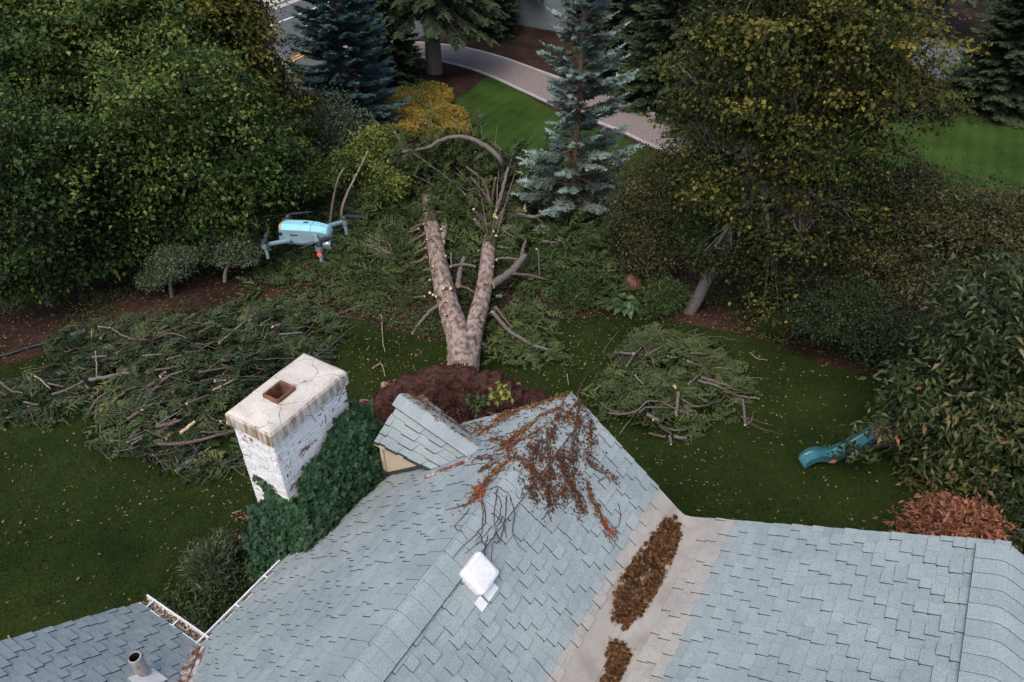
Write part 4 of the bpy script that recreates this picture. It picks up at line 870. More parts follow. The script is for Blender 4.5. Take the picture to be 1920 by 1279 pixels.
o = tag(g.build('grass', M['grassblade']), 'short dark grass of the main lawn', 'grass', kind='stuff')
# yellow leaves on the lawn, thicker around the fallen tree
n = 26000; q = scatter_poly(LAWN, n); q = q[off_house(q)]; dn = np.exp(-((q[:, 0]+2)/9)**2-((q[:, 1]-13)/5)**2)*.6+.07; dn = dn*np.clip(1+1.1*Noise(1.6)(np.c_[q, q[:, 0]*0]), .1, 2); q = q[R.random(len(q)) < dn]; n = len(q)
g = G(); az = R.uniform(0, 6.28, n); leafset(g, np.c_[q, R.uniform(.03, .07, n)], np.c_[np.cos(az), np.sin(az), R.uniform(-.3, .3, n)], unit(R.normal(0, .4, (n, 3))+UP), R.uniform(.035, .095, n), R.uniform(.015, .045, n), np.clip(R.normal(.5, .25, n), 0, 1), fold=.4)
tag(g.build('fallen_leaves', M['leaf_yellow']), 'small yellow leaves scattered over the lawn', 'leaves', kind='stuff')
# ground cover in the beds
BED = pxpath([(-300, 620), (60, 560), (250, 545), (400, 500), (480, 440), (600, 400), (760, 400), (900, 420), (1150, 480), (1300, 500), (1500, 560), (1700, 600), (1900, 680), (1900, 760), (1690, 712), (1560, 685), (1430, 638), (1300, 608), (1200, 598), (1110, 592), (1010, 604), (900, 638), (800, 636), (730, 616), (640, 588), (560, 558), (480, 560), (330, 595), (150, 643), (0, 688), (-300, 780)])
q = scatter_poly(BED, 60000); P3 = np.c_[q, np.zeros(len(q))]; nz = Noise(1.1); dens = np.clip(.36+1.0*nz(P3*1.3)+.12*np.exp(-((q[:, 0]+6)/3.0)**2), .01, 1); keep = R.random(len(q)) < dens; q = q[keep]
g = G()
for k in range(4):
    n = len(q); az = R.uniform(0, 6.28, n); p = np.c_[q+R.normal(0, .06, (n, 2)), R.uniform(.02, .20, n)]
    leafset(g, p, np.c_[np.cos(az), np.sin(az), R.uniform(-.2, .6, n)], unit(R.normal(0, .45, (n, 3))+UP), R.uniform(.05, .11, n), R.uniform(.025, .05, n), np.clip(R.normal(.45, .2, n)+.2*nz(p*1.5), 0, 1))
tag(g.build('ground_cover', M['cover']), 'low weedy green ground cover in the bed behind the lawn', 'ground cover', kind='stuff')
n = 9000; q = scatter_poly(BED, n*2)[:n]; n = len(q); g = G(); az = R.uniform(0, 6.28, n); leafset(g, np.c_[q, R.uniform(.015, .04, n)], np.c_[np.cos(az), np.sin(az), np.zeros(n)], unit(R.normal(0, .3, (n, 3))+UP), R.uniform(.05, .13, n), R.uniform(.02, .05, n), R.random(n))
tag(g.build('leaf_litter', M['litter']), 'brown leaf and bark litter on the bed soil', 'litter', kind='stuff')
# orange ground-cover bed
OB = pxpath([(722, 215), (745, 182), (790, 172), (840, 178), (848, 195), (835, 205), (868, 222), (880, 248), (860, 275), (780, 270), (730, 250)], 40)
q = scatter_poly(OB, 24000); n = len(q); nz = Noise(1.2); g = G()
for k in range(3):
    az = R.uniform(0, 6.28, n); p = np.c_[q+R.normal(0, .05, (n, 2)), .02+.36*R.uniform(.2, 1, n)+.16*nz(2*np.c_[q, np.zeros(n)])]
    leafset(g, p, np.c_[np.cos(az), np.sin(az), R.uniform(0, 1.2, n)], unit(R.normal(0, .5, (n, 3))+UP), R.uniform(.09, .17, n), R.uniform(.045, .075, n), np.clip(R.normal(.55, .2, n)+.2*nz(p), 0, 1))
tag(g.build('orange_ground_cover', M['orange_bed']), 'bed of orange-tipped ground cover beside the back lawn', 'ground cover', kind='stuff')

# ------------------------------------------------------------------ the fallen spruce
ft = thing('fallen_spruce', np.array([-1.25, 13.3, 0]), 'uprooted double-trunked spruce lying across the lawn, roots towards the house', 'fallen tree')
fo = np.array([-1.25, 13.3, 0])
def fpx(pts, z): return np.array([gp(x, y, z_) for (x, y), z_ in zip(pts, np.broadcast_to(z, (len(pts),)))])-fo
def rpx(p, wpx): return wpx/2*zc(np.asarray(p)+fo)/FPX
g = G()
s1 = [(872, 735), (868, 690), (862, 640), (845, 585), (829, 525), (818, 470), (808, 415), (802, 385)]; w1 = [62, 58, 50, 41, 37, 32, 27, 21]
s2 = [(876, 690), (884, 635), (896, 590), (908, 540), (914, 490), (918, 455), (924, 430)]; w2 = [44, 39, 34, 30, 28, 25, 20]
for s_, w_ in ((s1, w1), (s2, w2)):
    P = fpx(s_, np.linspace(.58, .50, len(s_))); rr = np.array([rpx(p, x) for p, x in zip(P, w_)]); n = 80; Q = smoothpath(P, n); r2 = np.interp(np.linspace(0, 1, n), np.linspace(0, 1, len(rr)), rr)
    r2 = r2*(1+.03*np.sin(np.arange(n)*1.7)+R.normal(0, .012, n)); tube(g, Q, r2, 26, rough=.035)
tr = g.build('trunk', M['bark_fallen'], ft, True)
# tops beyond the moss bands
for pts, ww, zz in (([(802, 384), (800, 372), (799, 360)], [17, 22, 15], .5), ([(800, 358), (797, 340), (796, 318)], [16, 20, 13], .5), ([(924, 432), (927, 412), (926, 392), (921, 378)], [24, 22, 18, 15], .5), ([(829, 455), (832, 435), (835, 418)], [12, 15, 12], .55), ([(838, 410), (842, 395), (846, 380)], [14, 16, 11], .5)):
    g = G(); P = smoothpath(fpx(pts, zz), 10); rr = np.interp(np.linspace(0, 1, 10), np.linspace(0, 1, len(ww)), [rpx(fpx([q], zz)[0], w_) for q, w_ in zip(pts, ww)]); tube(g, P, rr, 12, capmi=1, rough=.05); g.build('stem', [M['bark_fallen'], M['cutwood']], ft, True)
def z3(o, sc, pts): return [(o[0]+x/sc, o[1]+y/sc) for x, y in pts]
A3, B3, C3 = ((640, 330), 5.56), ((600, 350), 2.842), ((860, 230), 4.736)
BR = [  # (frame, points, first z, last z, pixel width at root, at tip, bark)
 (A3, [(870, 430), (770, 490)], .6, .35, 4, 3, 0), (A3, [(870, 490), (790, 520), (720, 555)], .6, .35, 5, 3, 0), (A3, [(805, 545), (680, 600)], .5, .3, 5, 3, 0), (A3, [(865, 605), (740, 685)], .6, .3, 5, 3, 0),
 (A3, [(875, 690), (805, 750)], .6, .35, 4, 3, 0), (A3, [(880, 750), (770, 810)], .6, .3, 4, 3, 0), (A3, [(890, 845), (800, 895), (720, 910)], .6, .2, 6, 3, 0),
 (B3, [(915, 525), (1010, 460), (1060, 410), (1090, 370)], .55, .75, 15, 11, 1), (B3, [(735, 530), (745, 460), (765, 378)], .5, .7, 10, 7, 1), (B3, [(695, 427), (760, 415), (825, 425)], .75, .7, 5, 4, 1),
 (B3, [(920, 670), (980, 740), (1040, 790), (1150, 850), (1265, 880)], .5, .12, 7, 5, 1), (B3, [(935, 640), (980, 700), (1030, 765)], .5, .2, 5, 3, 0), (B3, [(635, 630), (590, 660), (545, 710), (490, 782)], .5, .06, 7, 5, 1),
 (B3, [(740, 525), (790, 545), (850, 580)], .5, .3, 5, 3, 0), (B3, [(940, 385), (1000, 380), (1060, 390)], .5, .6, 5, 3, 1), (B3, [(945, 322), (1030, 325)], .5, .5, 4, 3, 1), (B3, [(940, 585), (967, 583)], .45, .5, 6, 6, 1), (B3, [(560, 585), (480, 592)], .5, .2, 4, 3, 0),
 (B3, [(1160, 330), (1175, 500)], 1.1, .15, 3, 2, 1), (B3, [(700, 350), (700, 420)], .9, .7, 3, 2, 1), (B3, [(1030, 465), (1130, 475), (1225, 500)], .6, .2, 5, 4, 0), (B3, [(870, 840), (915, 880)], .4, .1, 4, 3, 0),
 (C3, [(320, 840), (360, 720), (395, 580), (440, 400)], .7, 2.1, 8, 5, 1), (C3, [(295, 800), (270, 680), (220, 520), (65, 390)], .7, 2.0, 7, 4, 0), (C3, [(280, 770), (240, 650), (110, 485)], .7, 1.8, 6, 4, 0), (C3, [(290, 770), (305, 620), (330, 490)], .7, 1.7, 6, 4, 0),
 (C3, [(290, 830), (190, 700), (50, 640)], .7, 1.4, 6, 3, 0), (C3, [(245, 920), (190, 840), (130, 770)], .6, 1.3, 6, 5, 1), (C3, [(240, 970), (190, 920), (140, 860)], .6, 1.1, 6, 5, 1), (C3, [(385, 700), (470, 610), (580, 490)], .9, 1.6, 5, 3, 0), (C3, [(375, 745), (440, 680), (530, 605)], .9, 1.4, 5, 5, 0),
 (C3, [(395, 560), (390, 430), (370, 330), (270, 230), (150, 160), (0, 125), (-140, 150), (-260, 215), (-330, 235), (-500, 265)], (1.1, 2.2, 2.75, 2.75, 2.45, 1.9), 1.0, 9, 5, 1), (C3, [(445, 755), (480, 795), (550, 815), (680, 835), (830, 780), (940, 720), (1030, 670)], 1.0, 1.2, 4, 7, 1), (C3, [(1000, 912), (1190, 890)], .8, .9, 4, 3, 1), (C3, [(860, 950), (950, 955), (1040, 970)], .7, .6, 4, 3, 0),
 (C3, [(270, 900), (330, 925), (420, 940), (520, 915), (600, 905)], .7, .9, 7, 4, 1), (C3, [(415, 885), (510, 878)], .8, .8, 5, 4, 1), (C3, [(340, 1098), (400, 1110), (490, 1112)], .6, .5, 4, 3, 1), (C3, [(330, 1218), (400, 1205), (500, 1218)], .6, .5, 4, 3, 1), (C3, [(760, 725), (700, 650), (640, 590), (510, 545)], 1.0, 1.7, 5, 3, 0), (C3, [(575, 800), (600, 705)], .8, 1.2, 5, 4, 0),
 (C3, [(815, 725), (850, 650), (940, 540)], .9, 1.5, 3, 2, 0), (C3, [(680, 835), (760, 900), (850, 980), (930, 1035)], .9, .3, 5, 3, 0), (C3, [(930, 800), (1020, 740), (1110, 680)], 1.0, 1.2, 3, 2, 0), (C3, [(1115, 690), (1180, 720), (1260, 785)], 1.2, .8, 3, 2, 0),
 (C3, [(260, 730), (180, 640)], .9, 1.3, 4, 3, 0), (C3, [(150, 430), (140, 330), (145, 260)], 1.6, 2.3, 4, 2, 0), (C3, [(-60, -40), (-20, -10), (20, 45)], 1.4, 1.2, 3, 2, 0), (C3, [(100, 240), (60, 170)], 2.0, 2.2, 3, 2, 0), (C3, [(370, 345), (260, 310)], 1.9, 1.6, 3, 2, 0), (C3, [(415, 270), (340, 210), (265, 160)], 2.0, 2.3, 3, 2, 0),
 (C3, [(-290, 600), (-270, 500), (-285, 420)], .4, 1.2, 4, 2, 0), (C3, [(-180, 590), (-190, 480)], .4, .9, 4, 3, 1), (C3, [(-120, 610), (-110, 520)], .5, .9, 6, 4, 1), (C3, [(-340, 480), (-250, 465)], .6, .7, 4, 3, 1),
 (C3, [(560, 1175), (580, 1100), (600, 1040)], .7, 1.0, 7, 4, 0), (C3, [(690, 1120), (710, 1260)], 1.0, .2, 3, 2, 0), (C3, [(750, 1055), (880, 1065)], .7, .7, 4, 3, 1), (C3, [(-60, 480), (-180, 420), (-330, 380)], .9, 1.1, 4, 2, 0)]
for (o_, sc_), pts, za, zb_, wa, wb, bk in BR:
    px = z3(o_, sc_, pts); P = fpx(px, np.interp(np.linspace(0, 1, len(px)), np.linspace(0, 1, len(za)), za) if isinstance(za, tuple) else np.linspace(za, zb_, len(px))); n = 5*len(px); Q = smoothpath(P, n); Q += R.normal(0, .008, Q.shape)
    g = G(); tube(g, Q, np.linspace(rpx(P[0], wa*1.15), rpx(P[-1], wb*1.1), n), 7, capmi=1, rough=.08); g.build('branch', [M['bark_grey' if bk else 'bark_brown'], M['cutwood']], ft, True)
# limbs fanning out of the broken tops
tips = [fpx([q], .55)[0] for q in ((800, 365), (798, 330), (926, 410), (924, 425), (926, 395), (921, 380), (845, 385), (918, 450), (924, 385))]
fol_p, fol_d = [], []
for k in range(120):
    p = tips[k % len(tips)]+R.normal(0, .12, 3)*[1, 1.6, .5]; a = R.normal(math.pi/2, 1.0); e = R.uniform(.05, .80); L_ = R.uniform(1.4, 4.0)*(1 if abs(a-math.pi/2) < 1 else .6)
    d = np.array([math.cos(a)*math.cos(e), math.sin(a)*math.cos(e), math.sin(e)]); t = np.linspace(0, 1, 10); P = p+d*(L_*t)[:, None]-UP*(R.uniform(.05, .32)*L_*t**2.2)[:, None]; P[:, :2] += (np.array([-d[1], d[0]])*R.normal(0, .25))*(t**2)[:, None]; P += np.cumsum(R.normal(0, .012, P.shape), 0); P[:, 2] = np.maximum(P[:, 2], .1)
    r_ = R.uniform(.018, .040); g = G(); tube(g, P, np.linspace(r_, r_*.35, 10), 6, capmi=0, rough=.08); g.build('branch', [M['bark_brown' if k % 3 else 'bark_grey'], M['cutwood']], ft, True)
    if k % 5 < 4:
        m = 12; j = R.integers(5, 10, m); fol_p.append(P[j]); fol_d.append(unit(np.gradient(P, axis=0)[j]+R.normal(0, .25, (m, 3))*np.linalg.norm(d)-UP*.25))
# sawn stubs on the trunks
for (x, y, w_) in ((832, 540, 8), (845, 541, 8), (800, 449, 4), (812, 447, 4), (827, 430, 4), (803, 505, 4), (812, 500, 4), (838, 565, 4), (925, 434, 6), (930, 442, 5), (912, 530, 4), (922, 585, 4), (836, 480, 4), (795, 420, 4), (806, 525, 4), (897, 470, 3), (905, 600, 4), (925, 500, 3), (845, 600, 4), (802, 398, 4), (930, 408, 6), (800, 378, 5), (806, 549, 6), (812, 553, 6), (818, 556, 6), (835, 590, 4)):
    p = fpx([(x, y)], .92)[0]; d = unit(np.array([R.normal(0, .5), -.5, .7])); r_ = rpx(p, w_); g = G(); tube(g, np.array([p-d*.18, p+d*.01]), r_*.9, 10, capmi=1); g.build('sawn_stub', [M['bark_brown'], M['cutwood']], ft)
# torn pale wood at the breaks
for pts, z in (([(927, 405), (932, 390), (938, 385)], .95), ([(953, 388), (963, 398), (976, 402)], 1.02), ([(983, 395), (986, 378)], 1.1)):
    g = G(); P = smoothpath(fpx(pts, z), 6); tube(g, P, np.linspace(.075, .01, 6), 5, rough=.3); g.build('torn_wood', M['cutwood'], ft)
# boughs of the fallen crown: dark mass behind and beside the trunks
def crown_h(x, y):   # height of the tangled crown above the lawn
    a = np.exp(-((x+.2)/2.9)**2-((y-22.6)/2.6)**2)*1.0; b = np.exp(-((x+4.4)/1.6)**2-((y-22.5)/2.2)**2)*.6; c = np.exp(-((x-2.2)/1.4)**2-((y-20.3)/1.9)**2)*1.1; d = np.exp(-((x+2.6)/3.2)**2-((y-25.0)/1.4)**2)*1.5
    return np.maximum.reduce([a, b, c, d])
n = 6400; x = R.uniform(-7.6, 3.8, n); y = R.uniform(17.2, 27.2, n); h = crown_h(x, y)*(1+.3*Noise(1.2)(np.c_[x, y, x*0])); keep = (h > .16) | (R.random(n) < .10)
stem = (np.abs(x+.35*(y-13.3)*-.08+2.6) < .0); x, y, h = x[keep], y[keep], np.maximum(h[keep], .14); n = len(x)
zz = h*R.uniform(.35, 1.05, n); az = np.arctan2(y-17, x+1.2)+R.normal(0, .9, n); el = R.uniform(-.5, .35, n); D = np.c_[np.cos(az)*np.cos(el), np.sin(az)*np.cos(el), np.sin(el)]
g = G(); boughs(g, np.c_[x, y, zz]-fo, D, unit(UP+R.normal(0, .45, (n, 3))), R.uniform(.45, 1.0, n), np.clip(R.normal(.42, .17, n), 0, 1), side=7, W=.045)
fp, fd = np.concatenate(fol_p), np.concatenate(fol_d); n = len(fp); boughs(g, fp, fd, unit(UP+R.normal(0, .5, (n, 3))), R.uniform(.4, .8, n), np.clip(R.normal(.45, .16, n), 0, 1), side=7, W=.04)
n = 1900; t = R.random(n); px = np.where(R.random(n) < .5, 1, 0)
arch = smoothpath(fpx(z3(*C3, [(370, 330), (150, 160), (0, 125), (-140, 150), (-330, 235), (-560, 280), (-700, 330)]), [2.1, 2.4, 2.5, 2.4, 2.1, 1.7, 1.3]), 60)
Pb = arch[R.integers(0, 60, n)]+R.normal(0, .16, (n, 3))-[0, 0, .20]; D = unit(np.c_[R.normal(-.3, .6, n), R.normal(0, .4, n), R.uniform(-1.3, -.2, n)]); boughs(g, Pb, D, unit(R.normal(0, 1, (n, 3))), R.uniform(.3, .6, n), np.clip(R.normal(.4, .15, n), 0, 1), side=6, W=.04)
n = 90; q = np.array([gp(x, y) for x, y in zip(R.uniform(930, 1050, n), R.uniform(590, 690, n))]); boughs(g, q-fo+np.c_[np.zeros((n, 2)), R.uniform(.05, .22, n)], unit(R.normal(0, 1, (n, 3))*[1, 1, .15]), unit(UP+R.normal(0, .3, (n, 3))), R.uniform(.4, .8, n), R.uniform(.5, .95, n), side=8, W=.035)
n = 120; q = np.array([gp(x, y) for x, y in zip(R.uniform(600, 760, n), R.uniform(420, 520, n))]); boughs(g, q-fo+np.c_[np.zeros((n, 2)), R.uniform(.05, .30, n)], unit(R.normal(0, 1, (n, 3))*[1, 1, .15]), unit(UP+R.normal(0, .3, (n, 3))), R.uniform(.4, .9, n), R.uniform(.3, .8, n), side=8, W=.035)
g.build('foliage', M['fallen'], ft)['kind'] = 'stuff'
# root plate: a tilted slab of red soil
nz, nz2, nz3 = Noise(1.5), Noise(4), Noise(11); g = G(); na, nr = 150, 34
def plate(a, f, side):
    ca, sa = np.cos(a), np.sin(a); rx = np.where(ca < 0, 2.35, 1.95); rz_ = np.where(sa > 0, .82, .9)
    x = ca*rx*f; z = .86+sa*rz_*f; c = np.stack([x, np.zeros_like(x), z], -1)
    k = 1+.15*nz(c*1.3)+.13*nz2(c)+.08*nz3(c); x = x*k; z = np.maximum(.86+(z-.86)*k, -.02)
    th = (1-f**3)*(.42 if side < 0 else .28)+.16
    y = side*th*(1+.3*nz(c+5))+.24*nz2(c+3)*(1 if side < 0 else .6)+.11*nz3(c)-.22*(z-.86)+ -.42*np.clip(-x-.6, 0, 2)
    return np.stack([x, y, z], -1)
for side in (-1, 1):
    a, f = np.meshgrid(np.linspace(0, 2*math.pi, na, endpoint=False), np.linspace(.0, 1, nr)); V = plate(a, f, side).reshape(-1, 3)
    i, j = np.meshgrid(np.arange(na), np.arange(nr-1)); a0_ = (j*na+i).ravel(); b0_ = (j*na+(i+1) % na).ravel(); g.add(V, np.c_[a0_, b0_, b0_+na, a0_+na])
    if side < 0: e0 = V[-na:]
    else:
        e1 = V[-na:]; i = np.arange(na); g.add(np.vstack([e0, e1]), np.c_[i, (i+1) % na, (i+1) % na+na, i+na])
n = 11000; a = R.uniform(0, 6.28, n); f = np.sqrt(R.random(n)); p = plate(a, f, -1); p[8000:] = plate(a[8000:], R.uniform(.86, 1.02, 3000), 1)   # crumbs and hairy rootlets roughen the face
feathers(g, p, unit(R.normal(0, 1, (n, 3))-[0, .6, 0]), unit(R.normal(0, 1, (n, 3))), R.uniform(.03, .13, n), .016, R.random(n), teeth=1)
rb = g.build('root_plate', M['dirt'], ft); rb.location = (-.05, -.42, 0)
for k in range(46):
    a = R.uniform(-.2, 6.28); f = R.uniform(.15, .9); p = plate(np.array([a]), np.array([f]), -1)[0]; d = unit(np.array([math.cos(a)*R.uniform(.2, 1), -R.uniform(.1, .9), math.sin(a)*.6+R.normal(0, .4)])); L_ = R.uniform(.25, .95)
    P = p+d*(np.linspace(-.1, 1, 8)*L_)[:, None]; P += np.cumsum(R.normal(0, .035*L_, P.shape), 0); P[:, 2] = np.maximum(P[:, 2], .02); g = G(); tube(g, P, np.linspace(R.uniform(.012, .03), .003, 8), 5); g.build('root', M['root'], rb, True)
g = G()
for k in range(26):
    d = unit(np.array([R.normal(0, .5), -.7+R.normal(0, .3), R.normal(.3, .5)])); p = np.array([-1.35, -.35, 1.35])+R.normal(0, .05, 3); P = p+d*(np.linspace(0, 1, 5)*R.uniform(.15, .4))[:, None]; tube(g, P, np.linspace(.014, .002, 5), 4)
g.build('root', mnoise('frayed_root_fibre', [(.3, (.16, .09, .05)), (.7, (.34, .22, .12))], 20, .9), rb)
# edging stones lifted with the turf
for k in range(0, 30, 2):
    t = k/29; x = -2.05+3.6*t; z = 1.50-.55*(t-.45)**2*3-(.25 if t < .12 else 0)
    r_ = random.uniform(.05, .095); d = unit(R.normal(0, 1, (12, 3))); th = np.linspace(0, math.pi, 6); ph = np.linspace(0, 2*math.pi, 8)[:-1]; q = np.array([(math.sin(a)*math.cos(b), math.sin(a)*math.sin(b), math.cos(a)) for a in th for b in ph])
    if 1.75 < x+2.05 < 2.6: continue
    V = np.sign(q)*np.abs(q)**.6*(r_*(1+.3*Noise(2.5)(q)))[:, None]*[1.25, .9, .6]+np.array([x, .18+R.normal(0, .05)-.30*max(0, -x-.6)-.1, z+R.normal(0, .04)]); g = G(); i, j = np.meshgrid(np.arange(7), np.arange(5)); a = (j*7+i).ravel(); b = (j*7+(i+1) % 7).ravel(); g.add(V, np.c_[a, b, b+7, a+7]); g.build('stone', M['stone_pink'], rb)
# bent pale saplings
for pts, zs, w_, lab in (([(618, 425), (625, 372), (634, 335), (645, 315)], (.0, 1.0, 1.9, 2.4), 6, 'pale sapling stem bent over, left of the pair behind the drone'), ([(640, 400), (650, 365), (662, 340), (676, 312), (690, 283)], (.2, .9, 1.4, 2.0, 2.6), 6, 'pale sapling stem arching right, right of the pair behind the drone')):
    base = aty(*pts[0], 21.6); base[2] = 0; P = np.array([aty(x, y, 21.6+.25*k) for k, (x, y) in enumerate(pts)])-base; P = np.vstack([[[0, 0, 0]], P]) if P[0][2] > .1 else P
    root = thing('bent_sapling', base, lab, 'sapling'); n = 24; Q = smoothpath(P, n); g = G(); tube(g, Q, np.linspace(.045, .03, n), 8, rough=.05); g.build('stem', M['pale_stem'], root, True)
    g = G(); m = 60; k = R.integers(14, n, m); leafset(g, Q[k]+R.normal(0, .16, (m, 3)), unit(R.normal(0, 1, (m, 3))), unit(UP+R.normal(0, .5, (m, 3))), .11, .06, R.uniform(.2, .7, m)); g.build('foliage', M['bright_leaf'], root)['kind'] = 'stuff'
# ------------------------------------------------------------------ heaps of cut boughs with single branches
LP_ = ((0, 400), 2.558); RP_ = ((1120, 620), 5.56)
def heap(name, blobs, n, label, mat='bough', L=(.35, .85), atm=.45):
    """blobs: (px, py, rx, ry, h)"""
    B = [(gp(x, y)[:2], rx, ry, h) for x, y, rx, ry, h in blobs]
    def H(x, y):
        return np.maximum.reduce([h*np.clip(1.15-((x-c[0])/rx)**2-((y-c[1])/ry)**2, 0, 1)**.6 for c, rx, ry, h in B])
    lo = np.min([c-[rx*1.2, ry*1.2] for c, rx, ry, h in B], 0); hi = np.max([c+[rx*1.2, ry*1.2] for c, rx, ry, h in B], 0)
    q = R.uniform(lo, hi, (n*4, 2)); hh = H(q[:, 0], q[:, 1]); k = (hh > .02) & (Noise(1.9)(np.c_[q, q[:, :1]*0]) > -.42); q, hh = q[k][:n], hh[k][:n]; m = len(q); nz = Noise(1.1)
    az = .35+R.normal(0, .8, m)+math.pi*(R.random(m) < .4); el = R.uniform(-.35, .25, m); g = G()
    hh = hh*(1+.45*nz(np.c_[q*1.6, q[:, :1]*0])); P = np.c_[q+R.normal(0, .14, q.shape), np.maximum(hh*R.uniform(.35, 1.0, m), .04)]
    D = np.c_[np.cos(az)*np.cos(el), np.sin(az)*np.cos(el), np.sin(el)]; Ln = R.uniform(*L, m); P = P-D*(Ln*.5)[:, None]; P[:, 2] = np.maximum(P[:, 2], .04); D[:, 2] = np.maximum(D[:, 2], -(P[:, 2]-.02)/Ln); 
    boughs(g, P, D, unit(UP+R.normal(0, .35, (m, 3))), Ln, np.clip(R.normal(atm, .16, m)+.22*nz(P), 0, 1), side=9, W=.032)
    for k_ in range(int(m*.34)):     # brown stems and bare twigs tangled through the heap
        s0_ = P[R.integers(0, m)]; a_z = .35+R.normal(0, .9); d_ = np.array([math.cos(a_z), math.sin(a_z), R.normal(0, .18)]); l_ = R.uniform(.3, 1.1); t_ = np.linspace(0, 1, 5)[:, None]
        p_ = s0_+[0, 0, .06]+d_*l_*t_+np.cumsum(R.normal(0, .03, (5, 3)), 0); p_[:, 2] = np.maximum(p_[:, 2], .03); tube(g, p_, np.linspace(R.uniform(.006, .016), .004, 5), 4, mi=1)
    tag(g.build(name, [M[mat], M['bark_brown']]), label, 'branch pile', kind='stuff'); return H
HL = heap('bough_heap', [(300, 715, 2.3, 1.4, .62), (440, 650, 2.6, 1.5, .55), (160, 735, 1.7, .95, .40), (330, 800, 1.6, 1.0, .55), (520, 620, 1.6, 1.1, .35), (230, 650, 1.8, 1.0, .35), (55, 765, 1.0, .5, .22), (400, 850, 1.0, .6, .25)], 1250, 'large heap of dark green cut spruce boughs left of the chimney')
HRp = heap('bough_heap', [(1255, 690, 1.4, 1.15, .6), (1215, 760, 1.3, .9, .55), (1320, 720, 1.0, .8, .4), (1270, 780, 1.1, .6, .35), (1210, 670, .9, .6, .3)], 360, 'smaller heap of dark spruce boughs right of the fallen trunk', 'fallen', atm=.55)
used_labels = {}
def stick(pts, Hf, wpx, where, bark, lift=.05, name='cut_branch', group=None, label=None):
    P = []
    for x, y in pts:
        p = gp(x, y, .25)
        for _ in range(3): p = gp(x, y, max(.04, Hf(p[0], p[1])+lift))
        P.append(p)
    P = np.array(P); L_ = np.sum(np.linalg.norm(np.diff(P, axis=0), axis=1)); r_ = wpx/2*zc(P[0])/FPX; c = P.mean(0).copy(); c[2] = 0; n = max(6, 5*len(P)); Q = smoothpath(P, n)-c
    Q += R.normal(0, .006, Q.shape); g = G(); tube(g, Q, np.linspace(r_, r_*(.85 if wpx > 5 else .55), n), 8, capmi=1, rough=.08)
    o = g.build(name, [M[bark], M['cutwood']], None, True); o.location = c
    straight = np.linalg.norm(P[-1]-P[0])/max(L_, .01)
    words = ['stout' if wpx >= 7 else 'thick' if wpx >= 5 else 'thin', 'curved' if straight < .985 else 'straight', 'grey' if 'grey' in bark else 'pale' if 'pale' in bark or 'cut' in bark else 'brown']
    size = 'long' if L_ > 1.5 else 'short' if L_ < .6 else 'mid-length'
    lab = label or f"{size} {words[0]} {words[1]} {words[2]} branch {where}"
    tag(o, lab, 'branch', group); used_labels.setdefault(lab, []).append(o); return o
def where_l(x, y):
    a = 'far left' if x < 110 else 'left' if x < 230 else 'middle' if x < 340 else 'right' if x < 450 else 'far right'
    b = 'back' if y < 650 else 'centre' if y < 740 else 'front'
    return f'at {a} {b} of the large heap'
LS = [([(470, 542), (530, 550)], 5, 1), ([(540, 555), (610, 595), (720, 605), (820, 575), (895, 600)], 4, 0), ([(1050, 622), (1100, 580), (1210, 490)], 4, 2), ([(1340, 580), (1450, 572)], 5, 1), ([(1305, 545), (1340, 535)], 7, 1), ([(955, 570), (1030, 535)], 4, 0), ([(685, 682), (780, 675)], 4, 1), ([(745, 752), (850, 735)], 5, 0),
 ([(430, 797), (520, 782), (620, 765)], 8, 1), ([(250, 870), (320, 845), (400, 805)], 5, 1), ([(140, 765), (190, 795), (240, 840)], 4, 2), ([(230, 815), (300, 830)], 5, 0), ([(0, 810), (50, 848), (105, 862)], 5, 0), ([(425, 965), (460, 900), (515, 855)], 5, 1), ([(535, 905), (600, 855)], 4, 2), ([(680, 945), (740, 845), (800, 785), (870, 757)], 6, 1), ([(720, 920), (800, 870), (830, 820)], 3, 0),
 ([(895, 912), (1005, 870)], 5, 0), ([(750, 1025), (860, 995)], 7, 0), ([(755, 1107), (900, 1100), (1050, 1062), (1150, 1040)], 7, 0), ([(865, 1055), (935, 1000)], 7, 3), ([(1020, 850), (1120, 800)], 5, 2), ([(1150, 715), (1190, 685), (1250, 660)], 4, 1), ([(1060, 1000), (1130, 985)], 6, 0), ([(605, 1100), (690, 1065)], 5, 1), ([(630, 1108), (680, 1078)], 4, 1), ([(440, 690), (510, 683)], 5, 1),
 ([(458, 660), (462, 720), (465, 780)], 3, 2), ([(950, 765), (1085, 740)], 5, 0), ([(560, 670), (610, 640)], 4, 0), ([(520, 980), (590, 955)], 4, 0), ([(60, 972), (140, 985)], 4, 0), ([(115, 905), (185, 918)], 4, 1), ([(755, 1015), (880, 935)], 4, 1), ([(1065, 705), (1100, 705)], 6, 1), ([(630, 880), (740, 810)], 5, 1), ([(480, 600), (500, 580)], 4, 0), ([(610, 840), (670, 820)], 4, 0), ([(1030, 805), (1080, 800)], 6, 1), ([(440, 565), (440, 600)], 3, 2),
 ([(660, 955), (610, 990)], 7, 0), ([(1070, 770), (1095, 745)], 3, 0), ([(1250, 535), (1300, 500)], 4, 1), ([(800, 700), (870, 680)], 4, 1), ([(1090, 1005), (1150, 990)], 8, 0)]
bk = ['bark_brown', 'bark_grey', 'pale_stem', 'cutwood']
for pts, w_, b in LS:
    px = z3(*LP_, pts); cx_, cy_ = np.mean(px, 0); stick(px, HL, w_*.95, where_l(cx_, cy_), bk[b], .12, group='branches lying in the large heap')
stick(z3(*LP_, [(845, 1240), (910, 1190), (975, 1150)]), lambda x, y: 0, 11, '', 'bark_grey', .10, 'log', label='stout grey log lying on the grass in front of the large heap')
